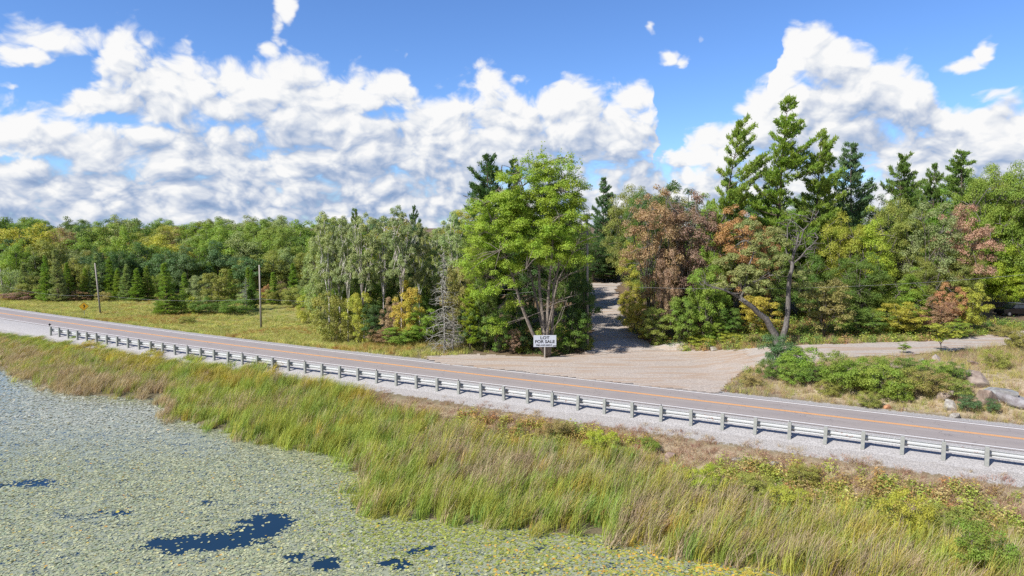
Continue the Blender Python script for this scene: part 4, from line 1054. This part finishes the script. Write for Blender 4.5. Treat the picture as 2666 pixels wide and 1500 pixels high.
# W-beam profile (distance from the road axis, height)
PR = [(.31, .16), (.31, .18), (.40, .23), (.40, .28), (.275, .345), (.275, .43), (.40, .50), (.40, .55), (.31, .60), (.31, .62)]
PR = [(a, b) for a, b in PR] + [(a + .012, b) for a, b in reversed(PR)]
for i in range(0, len(posts) - 1, 2):
    seg = posts[i:min(i + 3, len(posts))]; V = []; k = len(PR)
    for p, a in seg:
        n_ = Vector((-math.sin(a), math.cos(a), 0))
        for (d_, z_) in PR: V.append(p + n_ * (d_ + .004 * (i % 4 == 0)) + Vector((0, 0, z_ + .003 * (i % 4 == 0))) - RL)
    Fs = [(j * k + q, j * k + (q + 1) % k, (j + 1) * k + (q + 1) % k, (j + 1) * k + q) for j in range(len(seg) - 1) for q in range(k)]
    m_ = MB(); m_.add(V, Fs + [tuple(range(k)), tuple((len(seg) - 1) * k + q for q in reversed(range(k)))]); m_.build('rail', M_RAIL, rail_root)

# ================================================================ signs
M_SIGNW = plain('sign_white', (.42, .45, .51), .6, 0, .12, 3); M_BLACK = plain('black_paint', (.012, .012, .014), .6, 0, .2, 8); M_WARN = plain('warning_yellow', (.75, .42, .02), .5, 0, .1, 4); M_WOODP = plain('post_wood', (.33, .30, .26), .85, 0, .35, 6); M_STEELP = plain('sign_post_steel', (.30, .30, .30), .5, .4)
def text_mesh(body, size, width, bold=.012, thick=.003):
    cu = bpy.data.curves.new('lettering', 'FONT'); cu.body = body; cu.size = size; cu.align_x = 'CENTER'; cu.align_y = 'CENTER'; cu.offset = bold; cu.extrude = thick
    o = bpy.data.objects.new('lettering', cu); COL.objects.link(o); bpy.context.view_layer.update()
    me = bpy.data.meshes.new_from_object(o.evaluated_get(bpy.context.evaluated_depsgraph_get())); bpy.data.objects.remove(o)
    xs = [v.co.x for v in me.vertices]; w = max(xs) - min(xs); cx_ = (max(xs) + min(xs)) / 2
    for v in me.vertices: v.co.x = (v.co.x - cx_) * width / w
    me.materials.clear(); return me
def sale_sign():
    p = ground_at(1418, 934); f = p.y / F; root = empty('sale_sign', p, .04)
    tag(root, 'white handpainted board reading LOT FOR SALE on a post under the big maple', 'sign')
    cz = (934 - 887) * f; w = 60 * f; h_ = 31 * f
    m = MB(); m.box((0, .05, cz * .52), (.14, .12, cz * 1.25)); m.build('post', M_WOODP, root)
    m = MB(); m.box((.02, -.03, cz), (w, .03, h_)); m.build('board', M_SIGNW, root, bevel=.004)
    for body, sz, wd, dx, dz, bd in (('LOT', .78, .40, 0, .27, .014), ('FOR SALE', .84, .86, 0, -.06, .014), ('780.439.8857', .42, .72, -.04, -.36, .006)):
        me = text_mesh(body, sz * h_ / 1.45 * .62, wd * w, bd)
        o = link('lettering', me, M_BLACK, root); o.location = (dx * w + .02, -.052, cz + dz * h_); o.rotation_euler = (math.pi / 2, 0, 0)
    m = MB(); m.box((.43 * w, -.05, cz - .42 * h_), (.15 * w, .008, .07 * h_)); m.build('painted_bar', M_BLACK, root)
sale_sign()
def warn_sign():
    p = ground_at(220, 824); f = p.y / F; root = empty('warning_sign', p, .5)
    tag(root, 'yellow diamond warning sign with black symbol at the far edge of the road', 'road sign')
    s = 11.5 * f; cz = (824 - 797.5) * f; m = MB(); m.box((0, .04, cz / 2), (.09, .06, cz + s)); m.build('post', M_STEELP, root)
    def dia(s_, y0, y1, nm, mt):
        m = MB(); m.prism([(0, cz - s_), (s_, cz), (0, cz + s_), (-s_, cz)], y0, y1); m.build(nm, mt, root)
    dia(s, -.02, 0, 'border', M_BLACK); dia(s * .93, -.026, -.021, 'panel', M_WARN)
    m = MB(); q = [(-.06, -.42), (.06, -.42), (.06, -.15), (.20, 0), (.10, .12), (.18, .20), (.0, .48), (-.14, .20), (-.04, .16), (.02, .02), (-.06, -.08)]
    m.prism([(a * s * 1.3, cz + b * s) for a, b in q], -.034, -.028); m.build('symbol', M_BLACK, root)
warn_sign()
def marker():
    p = ground_at(131, 872); root = empty('hazard_marker', p, .5); tag(root, 'small grey square marker on a thin post at the start of the guardrail', 'road sign')
    f = p.y / F; z = 27 * f; m = MB(); m.box((0, 0, z / 2), (.05, .05, z)); m.build('post', M_STEELP, root)
    m = MB(); s = 3.6 * f; m.prism([(0, z - s), (s, z), (0, z + s), (-s, z)], -.03, -.01); m.build('panel', M_DARK, root)
marker()

# ================================================================ utility poles and their cable
M_POLE = plain('pole_wood', (.26, .235, .21), .85, 0, .3, 3); M_WIRE = plain('cable_grey', (.16, .16, .165), .6)
poles = []
for (bx, by, tx, ty, cy_, lab) in [(10, 777, 0, 700, 741, 'leftmost grey utility pole behind the meadow grass'), (262, 819, 247, 685, 768, 'slightly leaning grey utility pole near the warning sign'), (680, 856, 675, 690, 778, 'straight utility pole in the meadow left of the aspens'), (1531, 905, 1529, 560, 742, 'grey utility pole hidden in trees left of the driveway')]:
    p = ground_at(bx, by) if bx < 1500 else Vector(((1531 - 1333) / F * 88, 87.5, h1((1531 - 1333) / F * 88, 87.5)))
    r = ray(tx, ty); top_ = Vector((r.x / r.y * p.y, p.y, CH + r.z / r.y * p.y)) - p; r = ray(bx + (tx - bx) * .5, cy_); cz = CH + r.z / r.y * p.y - p.z
    root = empty('utility_pole', p); tag(root, lab, 'utility pole', 'utility poles')
    m = MB(); m.tube([Vector((0, 0, -.3)), top_ * .5, top_], [.17, .145, .115], 10); m.build('pole', M_POLE, root, True)
    m = MB(); q = top_ * (cz / top_.z); m.box(q + Vector((0, -.16, 0)), (.10, .14, .10)); m.build('clamp', M_STEELP, root)
    poles.append(p + q + Vector((0, -.24, 0)))
end = at(2750, 708, 7.2); pts_ = [poles[0] + (poles[0] - poles[1])] + poles + [Vector((60, 79, 10.5))]
m = MB(); L = []
for a, b in zip(pts_, pts_[1:]):
    d = (b - a).length; sag = .0011 * d * d * .35
    L += [a.lerp(b, t) - Vector((0, 0, sag * 4 * t * (1 - t))) for t in [k / 16 for k in range(16)]]
L.append(pts_[-1]); m.tube(L, .015, 4); tag(m.build('overhead_cable', M_WIRE), 'thin pale overhead cable sagging between the utility poles', 'cable')

# ================================================================ black SUV among the trees
def car():
    p = Vector((0, 0, 0)); Y = 100.0; X = (2634 - 1333) / F * (Y + 1.0); z = h1(X, Y); root = empty('parked_car', (X, Y, z + .0), math.radians(9))
    tag(root, 'black sport utility vehicle parked half hidden behind bushes by the dirt track', 'car')
    paint = plain('black_car_paint', (.01, .01, .012), .18, 0, .1, 2, .6); glass = plain('car_glass', (.02, .03, .04), .05, 0, .1, 2, .8); red = plain('tail_light', (.45, .03, .01), .25); rub = plain('tyre_rubber', (.02, .02, .02), .9); rim = plain('wheel_rim', (.45, .45, .46), .35, .8); chrome = plain('roof_rail_metal', (.55, .56, .58), .3, .8)
    lower = [(-2.40, .42), (-2.44, .85), (-2.30, 1.02), (-1.15, 1.12), (2.36, 1.12), (2.42, .80), (2.38, .42), (1.95, .34), (-1.95, .34)]
    m = MB(); m.prism([(a, b + .02) for a, b in lower], -.93, .93); m.build('body', paint, root, bevel=.05)
    m = MB(); c = [(-1.15, 1.14), (-.45, 1.70), (2.05, 1.74), (2.34, 1.14)]
    V = []; 
    for (x, z_) in c: ins = .93 if z_ < 1.5 else .74; V += [(x, -ins, z_), (x, ins, z_)]
    m.add(V, [(0, 2, 4, 6), (1, 7, 5, 3), (0, 1, 3, 2), (2, 3, 5, 4), (4, 5, 7, 6), (0, 6, 7, 1)]); m.build('cabin', paint, root, bevel=.04)
    def sidewin(x0, x1, x2, x3, sy):
        zb, zt = 1.18, 1.62; yb, yt = .935 * sy, .785 * sy; mm = MB(); mm.add([(x0, yb, zb), (x1, yb, zb), (x2, yt, zt), (x3, yt, zt), (x0, yb - .02 * sy, zb), (x1, yb - .02 * sy, zb), (x2, yt - .02 * sy, zt), (x3, yt - .02 * sy, zt)], [(0, 1, 2, 3), (7, 6, 5, 4), (0, 4, 5, 1), (1, 5, 6, 2), (2, 6, 7, 3), (3, 7, 4, 0)]); mm.build('window', glass, root)
    for sy in (-1, 1):
        sidewin(-.98, .0, .0, -.42, sy); sidewin(.08, .98, .98, .08, sy); sidewin(1.06, 2.12, 1.95, 1.06, sy)
        mm = MB(); mm.tube([(-.3, .66 * sy, 1.80), (.8, .66 * sy, 1.83), (1.9, .66 * sy, 1.80)], .03, 6); mm.build('roof_rail', chrome, root)
        mm = MB(); mm.box((2.36, .80 * sy, .98), (.12, .22, .30)); mm.build('tail_light', red, root, bevel=.02)
        mm = MB(); mm.box((-2.36, .72 * sy, .84), (.14, .34, .16)); mm.build('headlight', glass, root, bevel=.02)
        mm = MB(); mm.box((-.85, 1.02 * sy, 1.2), (.12, .2, .14)); mm.build('mirror', paint, root, bevel=.02)
        for x in (-1.5, 1.45):
            mm = MB(); mm.tube([(x, .72 * sy, .37), (x, .95 * sy, .37)], .37, 20); w = mm.build('wheel', rub, root)
            mm = MB(); mm.tube([(x, .945 * sy, .37), (x, .965 * sy, .37)], .22, 12); mm.build('rim', rim, w)
    mm = MB(); mm.add([(-1.16, -.82, 1.16), (-1.16, .82, 1.16), (-.52, .68, 1.66), (-.52, -.68, 1.66)], [(0, 1, 2, 3)])
    w = mm.build('windscreen', glass, root); w.location = (-.03, 0, .03)
    mm = MB(); mm.add([(2.33, -.82, 1.2), (2.33, .82, 1.2), (2.10, .68, 1.66), (2.10, -.68, 1.66)], [(3, 2, 1, 0)]); w = mm.build('rear_window', glass, root); w.location = (.03, 0, 0)
car()

# ================================================================ scattered plants: reeds, grasses, leafy cover, lily pads
def blade_clump(name, n, rad, h0, h1_, w, lean=(.12, .0), spread=.25, seed=0, segs=3, heads=0):
    rs = np.random.RandomState(seed); V = []; Fq = []; rn = []
    for i in range(n):
        a = rs.rand() * 6.283; r = rad * math.sqrt(rs.rand()); b = Vector((math.cos(a) * r, math.sin(a) * r, -.1)); hh = rs.uniform(h0, h1_)
        d = Vector((lean[0] + rs.normal() * spread, lean[1] + rs.normal() * spread, 0)) * hh; th = rs.rand() * 3.14; t = Vector((math.cos(th), math.sin(th), 0)) * w * rs.uniform(.7, 1.3)
        k0 = len(V); u = rs.rand()
        for s_ in range(segs + 1):
            f = s_ / segs; c = b + Vector((0, 0, hh * f * (1 - .12 * f * d.length / hh))) + d * f * f; ww = (1 - f * .85) * .5
            V += [c - t * ww, c + t * ww]; rn += [u, u]
        for s_ in range(segs): q = k0 + 2 * s_; Fq.append((q, q + 1, q + 3, q + 2))
    me = mesh_np(name, np.array([tuple(v) for v in V]), np.array(Fq), {'rnd': ('FLOAT', rn)}); me.materials.append(M_BLADE); return me
def leaf_clump(name, n, rad, hh, ls, seed):
    rs = np.random.RandomState(seed); d = unit(rs.normal(size=(n, 3))); d[:, 2] = np.abs(d[:, 2]); P_ = d * (rs.rand(n, 1) ** .5) * np.array([rad, rad, hh])
    V = cards(P_, d * .4 + np.array([0, 0, .7]) + rs.normal(size=(n, 3)) * .4, ls * (.6 + .8 * rs.rand(n)), .6, rs)
    me = card_mesh(name, V, rs.rand(n)); me.materials.append(M_BLADE); return me
def scatter(name, lab, protos, P_, rotz, scl, pick, tint, tiltx=None):
    n = len(P_)
    me = bpy.data.meshes.new(name); me.vertices.add(n); me.vertices.foreach_set('co', np.asarray(P_, np.float32).ravel())
    for an, ty, arr in (('rot', 'FLOAT_VECTOR', np.c_[np.zeros(n) if tiltx is None else tiltx, np.zeros(n), rotz]), ('scl', 'FLOAT_VECTOR', scl), ('pick', 'INT', pick), ('tint', 'FLOAT_COLOR', np.c_[tint, np.ones(n)])):
        a = me.attributes.new(an, ty, 'POINT'); a.data.foreach_set({'FLOAT_VECTOR': 'vector', 'INT': 'value', 'FLOAT_COLOR': 'color'}[ty], np.asarray(arr, np.int32 if ty == 'INT' else np.float32).ravel())
    ob = link(name, me); tag(ob, None, None, None, 'stuff')
    if lab: ob['label'] = lab
    g = bpy.data.node_groups.new('scatter_' + name, 'GeometryNodeTree'); g.interface.new_socket('Geometry', in_out='INPUT', socket_type='NodeSocketGeometry'); g.interface.new_socket('Geometry', in_out='OUTPUT', socket_type='NodeSocketGeometry')
    N = g.nodes; gi = N.new('NodeGroupInput'); go = N.new('NodeGroupOutput'); ip = N.new('GeometryNodeInstanceOnPoints'); jn = N.new('GeometryNodeJoinGeometry')
    for pm_ in reversed(protos):
        po = bpy.data.objects.new(pm_.name, pm_); oi = N.new('GeometryNodeObjectInfo'); oi.inputs['Object'].default_value = po; oi.inputs['As Instance'].default_value = True; g.links.new(oi.outputs['Geometry'], jn.inputs[0])
    def na(nm, ty): q = N.new('GeometryNodeInputNamedAttribute'); q.data_type = ty; q.inputs[0].default_value = nm; return q.outputs[0]
    g.links.new(gi.outputs[0], ip.inputs['Points']); g.links.new(jn.outputs[0], ip.inputs['Instance']); ip.inputs['Pick Instance'].default_value = True
    g.links.new(na('pick', 'INT'), ip.inputs['Instance Index']); er = N.new('FunctionNodeEulerToRotation'); g.links.new(na('rot', 'FLOAT_VECTOR'), er.inputs[0]); g.links.new(er.outputs[0], ip.inputs['Rotation'])
    g.links.new(na('scl', 'FLOAT_VECTOR'), ip.inputs['Scale']); g.links.new(ip.outputs[0], go.inputs[0])
    md = ob.modifiers.new('scatter', 'NODES'); md.node_group = g
    return ob
def cols(*a): return np.array(a, float)
def choose(rs, palette, w, n): return palette[rs.choice(len(palette), n, p=np.array(w) / sum(w))] * (1 + rs.normal(size=(n, 1)) * .12)
def uniform_pts(rs, x0, x1, y0, y1, dens_): n = int((x1 - x0) * (y1 - y0) * dens_); return rs.uniform(x0, x1, n), rs.uniform(y0, y1, n)
GREENS = cols((.25, .32, .06), (.31, .36, .065), (.20, .29, .065), (.36, .37, .075)); TANS = cols((.36, .29, .19), (.42, .33, .21), (.30, .23, .16)); PINKS = cols((.34, .20, .15), (.38, .25, .18), (.42, .33, .22), (.30, .16, .12)); MUSTARD = cols((.38, .33, .06), (.46, .36, .07), (.30, .29, .06)); RUST = cols((.38, .21, .08), (.36, .25, .08))
def vis(x, y, z, m=120):
    px, py = proj(x, y, z); return (px > -m) & (px < 2666 + m) & (py < 1500 + m)

# --- cattails
rs = np.random.RandomState(3)
x, y = uniform_pts(rs, -100, 30, 28, 122, 3.2); d = -off(x, y); z = H(x, y); sd = shore_sd(x, y); px, py = proj(x, y, z)
inner = 7.9 + 5.6 * ss(px, 700, 1250) + 1.0 * (fbm(x, y, .25, 50) - .5) * 6       # where the reeds stop towards the road
inner = np.where(px > 1250, 14.5 + 3.5 * ss(px, 1600, 2000) + (fbm(x, y, .3, 50) - .5) * 5, inner)
edge_n = (fbm(x, y, .8, 51) - .5) * 2.2
ok = (d > inner) & (sd > edge_n - .4 - .9 * (rs.rand(len(x)) ** 3)) & vis(x, y, z) & (d < 60)
thin = rs.rand(len(x)) < np.where(px > 1700, .95, 1) * np.where(sd < .8, .75, 1); ok &= thin
x, y, z, px, py, sd, d = (q[ok] for q in (x, y, z, px, py, sd, d)); n = len(x)
q1 = fbm(x, y, .16, 52); q2 = fbm(x, y, .45, 53)
tanp = .08 + .25 * ss(q1, .52, .66) + .12 * ss(px, 900, 1500) + .75 * ((px < 450) & (sd < 4.5)) * ss(q2, .35, .5) + .16 * (px > 1650) + .35 * np.exp(-ell(px, py, 1300, 1230, 220, 60)) + .6 * np.exp(-ell(px, py, 300, 1010, 140, 25))
must = .14 + .12 * ss(px, 900, 1500) + .8 * ss(fbm(x, y, .2, 57), .5, .65) * (d < 13) + .35 * (px > 1650)
g_ = choose(rs, GREENS, [3, 3, 2, 2], n) * (1 + .35 * (q2[:, None] - .5)); 
green_deep = np.exp(-ell(px, py, 1430, 1290, 260, 90)) > .5; g_[green_deep] = g_[green_deep] * np.array([.9, .97, .95])
t = np.where(rs.rand(n, 1) < tanp[:, None], choose(rs, TANS, [2, 2, 1], n), np.where(rs.rand(n, 1) < must[:, None], choose(rs, MUSTARD, [2, 1, 2], n), g_))
cat = [blade_clump('cattail_clump', 30, .42, 1.3, 2.3, .045, (.24, .02), .15, s) for s in (1, 2, 3)] + [blade_clump('cattail_clump', 30, .42, 1.1, 2.0, .042, (.34, .05), .22, s) for s in (4, 5)]
hs = rs.uniform(.72, 1.08, n) * (1 - .45 * ss(-d, -11, -8)) * np.where(px < 600, .78, 1) * (1 - .35 * ss(y, 75, 100)) * (1 - .3 * ss(.8 - sd, 0, 1.5)) * (.8 + .45 * fbm(x, y, .35, 58))
scatter('cattail_reeds', 'tall green and straw-coloured cattails between pond and road bank', cat, np.c_[x, y, np.maximum(z, WATER - .15)], rs.uniform(-.6, .6, n), np.c_[np.ones(n), np.ones(n), hs], rs.randint(0, 5, n), t)
print('cattails', n)

# --- near bank: dry grasses
x, y = uniform_pts(rs, -80, 46, 30, 105, 8.5); d = -off(x, y); z = H(x, y); sd = shore_sd(x, y); px, py = proj(x, y, z)
cl = fbm(x, y, .7, 60); band0 = 7.5 + .7 * ss(px, 500, 1000); cover = ss(d, band0, band0 + 1.6) * .9 + .8 * ss(cl, .42, .58) * ss(d, 7.2, 8.6) * (px > 420)
ok = (d > 7.3) & (d < 19 + 8 * (px > 1700)) & (sd > .3) & vis(x, y, z) & (rs.rand(len(x)) < cover)
ok &= ~((d > 15) & (px < 1250)) 
x, y, z, px, py, d = (q[ok] for q in (x, y, z, px, py, d)); n = len(x); q1 = fbm(x, y, .3, 61); q2 = fbm(x, y, .12, 62)
pk = np.clip(1.15 - ss(d, 10.0, 15) + .5 * (q1 - .5), 0, 1) * ss(px, 500, 900)
ms = choose(rs, MUSTARD, [2, 2, 2], n); gr_ = choose(rs, GREENS, [1, 2, 1, 3], n); pkc = choose(rs, PINKS, [2, 2, 3, 1], n); rsx = choose(rs, RUST, [1, 1], n)
u = rs.rand(n, 1); t = np.where(u < pk[:, None], pkc, np.where(rs.rand(n, 1) < .5 * (q1[:, None] > .5) + .15, ms, gr_)); t = np.where((rs.rand(n, 1) < .5) & (np.exp(-ell(px, py, 1560, 1160, 160, 45))[:, None] > .45), rsx, t)
dry = [blade_clump('grass_tuft', 26, .30, .30, .65, .022, (.1, 0), .40, s, 2) for s in (11, 12, 13)] + [blade_clump('grass_tuft', 22, .26, .5, 1.0, .022, (.12, 0), .28, s, 2) for s in (14, 15)]
hs = rs.uniform(.6, 1.1, n) * (.55 + .55 * ss(d, 8.5, 13)); scatter('bank_grass', 'dry pinkish and mustard grasses on the bank below the guardrail', dry, np.c_[x, y, z], rs.rand(n) * 6.28, np.c_[np.ones(n) * 1.15, np.ones(n) * 1.15, hs], rs.randint(0, 5, n), t)
print('dry', n)
# --- near bank: leafy cover
x, y = uniform_pts(rs, -20, 46, 28, 80, 3.4); d = -off(x, y); z = H(x, y); sd = shore_sd(x, y); px, py = proj(x, y, z)
cov = np.maximum(1.25 * np.exp(-ell(px, py, 1400, 1130, 380, 50)), np.exp(-ell(px, py, 2000, 1300, 600, 90))); cov = np.maximum(cov, .7 * np.exp(-ell(px, py, 2350, 1380, 420, 90)))
ok = (d > 9.8) & (sd > 1.5) & vis(x, y, z) & (rs.rand(len(x)) < ss(cov * (.5 + fbm(x, y, .5, 70)), .25, .6))
x, y, z, px, py = (q[ok] for q in (x, y, z, px, py)); n = len(x); q1 = fbm(x, y, .35, 71)
t = np.where(rs.rand(n, 1) < .25 + .5 * (q1[:, None] > .55), choose(rs, RUST, [1, 2], n), choose(rs, cols((.27, .30, .05), (.36, .34, .06), (.19, .27, .05)), [2, 2, 1], n)); t = np.where((px > 1750)[:, None] & (rs.rand(n, 1) < .5), choose(rs, cols((.28, .34, .06), (.42, .34, .14)), [2, 1], n), t)
leafy = [leaf_clump('leafy_clump', 130, .42, .65, .10, s) for s in (21, 22, 23)]
scatter('leafy_ground_cover', 'olive and rust coloured leafy plants covering the near bank', leafy, np.c_[x, y, z], rs.rand(n) * 6.28, np.repeat(rs.uniform(.7, 1.7, (n, 1)), 3, 1), rs.randint(0, 3, n), t)
print('leafy', n)
# --- meadow and far roadside grass
x, y = uniform_pts(rs, -150, 4, 80, 172, 3.4); d = off(x, y); z = H(x, y); px, py = proj(x, y, z); q1 = fbm(x, y, .10, 80); q2 = fbm(x, y, .4, 81)
ok = (d > 5.0) & (px > -60) & (px < 1270) & (rs.rand(len(x)) < .35 + .65 * (d < 25)) & ~inside(x, y, np.array(APRON)) & (y < 172)
x, y, z, px, py, d, q1, q2 = (q[ok] for q in (x, y, z, px, py, d, q1, q2)); n = len(x)
MEAD = cols((.37, .38, .10), (.44, .41, .13), (.28, .33, .08), (.46, .38, .16)); t = choose(rs, MEAD, [3, 3, 2, 1], n) * (1 + .8 * (q2[:, None] - .5)); o_ = (rs.rand(n) < .6 * ss(q1, .55, .7)) ; t[o_] = choose(rs, cols((.34, .20, .07), (.36, .26, .07)), [1, 2], int(o_.sum()))
tall = np.where(d < 12, .5 + .5 * q2, .7) * rs.uniform(.6, 1.2, n); tall *= np.where((px > 700) & (d < 16), 1.25, 1)
gt = [blade_clump('meadow_tuft', 26, .42, .35, .75, .045, (.06, 0), .3, s, 2) for s in (31, 32, 33)]
scatter('meadow_grass', 'yellow-green tall grass of the meadow beyond the road', gt, np.c_[x, y, z], rs.rand(n) * 6.28, np.c_[np.ones(n), np.ones(n), tall], rs.randint(0, 3, n), t); print('meadow', n)
# --- far bank grass, wood floor plants
x, y = uniform_pts(rs, -30, 75, 44, 100, 5.0); d = off(x, y); z = H(x, y); px, py = proj(x, y, z)
AP, DR, TR = np.array(APRON), np.array(DRIVE), np.array(TRACK); openg = inside(x, y, AP) | inside(x, y, DR) | inside(x, y, TR)
bank = (d > 4.9) & (x > 18.5) & ~openg & (px < 2760) & (py > 880)
bank &= rs.rand(len(x)) < .9
x1_, y1_, z1_, px1, d1 = (q[bank] for q in (x, y, z, px, d)); n = len(x1_); q1 = fbm(x1_, y1_, .4, 90)
t = np.where(rs.rand(n, 1) < .22 + .3 * (q1[:, None] > .5), choose(rs, PINKS, [1, 1, 3, 0], n), choose(rs, cols((.30, .32, .08), (.40, .36, .11), (.22, .28, .06), (.46, .38, .18)), [2, 3, 1, 2], n))
scatter('far_bank_grass', 'dry yellowish grass on the bank between road and dirt track', dry, np.c_[x1_, y1_, z1_], rs.rand(n) * 6.28, np.c_[np.ones(n), np.ones(n), rs.uniform(.7, 1.3, n) * (.6 + .6 * q1)], rs.randint(0, 5, n), t)
wood = (x > -14) & ~((px > 2560) & (y > 95)) & ~openg & (y > yc(x) + 14) & (d > 13) & (px < 2700) & ((x < 26) | (y > 80)) & (rs.rand(len(x)) < .28)
x2, y2, z2 = (q[wood] for q in (x, y, z)); n = len(x2)
t = choose(rs, cols((.18, .28, .05), (.33, .37, .06), (.38, .24, .10), (.12, .20, .05)), [3, 3, 2, 2], n)
scatter('woodland_undergrowth', 'leafy undergrowth along the edge of the wood', leafy, np.c_[x2, y2, z2], rs.rand(n) * 6.28, np.repeat(rs.uniform(.8, 1.9, (n, 1)), 3, 1), rs.randint(0, 3, n), t); print('bank', len(x1_), n)

# --- lily pads
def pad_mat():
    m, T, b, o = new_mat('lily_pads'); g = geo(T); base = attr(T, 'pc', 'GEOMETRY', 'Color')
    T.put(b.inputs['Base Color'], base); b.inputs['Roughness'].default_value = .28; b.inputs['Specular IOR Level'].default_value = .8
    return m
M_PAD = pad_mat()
x, y = uniform_pts(rs, -84, 19, 28, 108, 90); px, py = proj(x, y, np.full(len(x), WATER)); sd = shore_sd(x, y)
k = (sd < .5) & vis(x, y, WATER, 30) & (y > 29); x, y, px, py, sd = (q[k] for q in (x, y, px, py, sd))
hole, q1, q2, px, py = open_water(x, y); q3 = fbm(x, y * 1.8, .18, 102)
prob = .66 + .35 * (q1 - .5) * 2 + .9 * (q2 - .5); prob *= 1 - ss(hole + .35 * (rs.rand(len(x)) - .5), .2, .55); prob *= np.where(py < 1190, .66 - .22 * ss(1190 - py, 0, 60) + .5 * (q3 - .5) - .25 * ss(1100 - py, 0, 120), 1.0)
prob = np.clip(prob, .02, .97); k = rs.rand(len(x)) < prob; x, y, px, py, q1, q2, sd = (q[k] for q in (x, y, px, py, q1, q2, sd)); n = len(x)
r = rs.uniform(.04, .10, n) * np.where(rs.rand(n) < .12, 1.35, 1) * (1 + .25 * (y > 60)); a0 = rs.rand(n) * 6.28; nv = 7; ang = a0[:, None] + np.linspace(.22, 6.06, nv)[None, :]
V = np.zeros((n, nv + 1, 3)); V[:, 0, 0] = x; V[:, 0, 1] = y; V[:, 1:, 0] = x[:, None] + np.cos(ang) * r[:, None]; V[:, 1:, 1] = y[:, None] + np.sin(ang) * r[:, None]
tilt = rs.normal(size=(n, 2)) * .12; zz = WATER + .012 + rs.rand(n) * .02
V[:, :, 2] = zz[:, None] + (V[:, :, 0] - x[:, None]) * tilt[:, :1] + (V[:, :, 1] - y[:, None]) * tilt[:, 1:]
idx = np.arange(n)[:, None] * (nv + 1); fan = np.hstack([np.hstack([idx, idx + j, idx + j + 1]) for j in range(1, nv)]).reshape(-1, 3)
PC = cols((.28, .30, .16), (.34, .35, .20), (.21, .245, .13), (.38, .37, .18)); c = choose(rs, PC, [3, 3, 2, 1], n)
yw = ss(px, 1000, 1900) * ss(py, 1360, 1480); gold = rs.rand(n) < .02 + .5 * yw; c[gold] = choose(rs, cols((.46, .34, .05), (.40, .34, .06), (.48, .27, .04)), [2, 2, 1], int(gold.sum()))
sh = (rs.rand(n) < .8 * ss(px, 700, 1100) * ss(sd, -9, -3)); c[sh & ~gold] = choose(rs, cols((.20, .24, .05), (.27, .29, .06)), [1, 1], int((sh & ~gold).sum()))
sky_sheen = (ss(1230 - py, 0, 160) * .6)[:, None]; c = c * (1 - sky_sheen) + np.array([[.40, .40, .36]]) * sky_sheen  # pale sky reflection painted into the colour of the farther pads
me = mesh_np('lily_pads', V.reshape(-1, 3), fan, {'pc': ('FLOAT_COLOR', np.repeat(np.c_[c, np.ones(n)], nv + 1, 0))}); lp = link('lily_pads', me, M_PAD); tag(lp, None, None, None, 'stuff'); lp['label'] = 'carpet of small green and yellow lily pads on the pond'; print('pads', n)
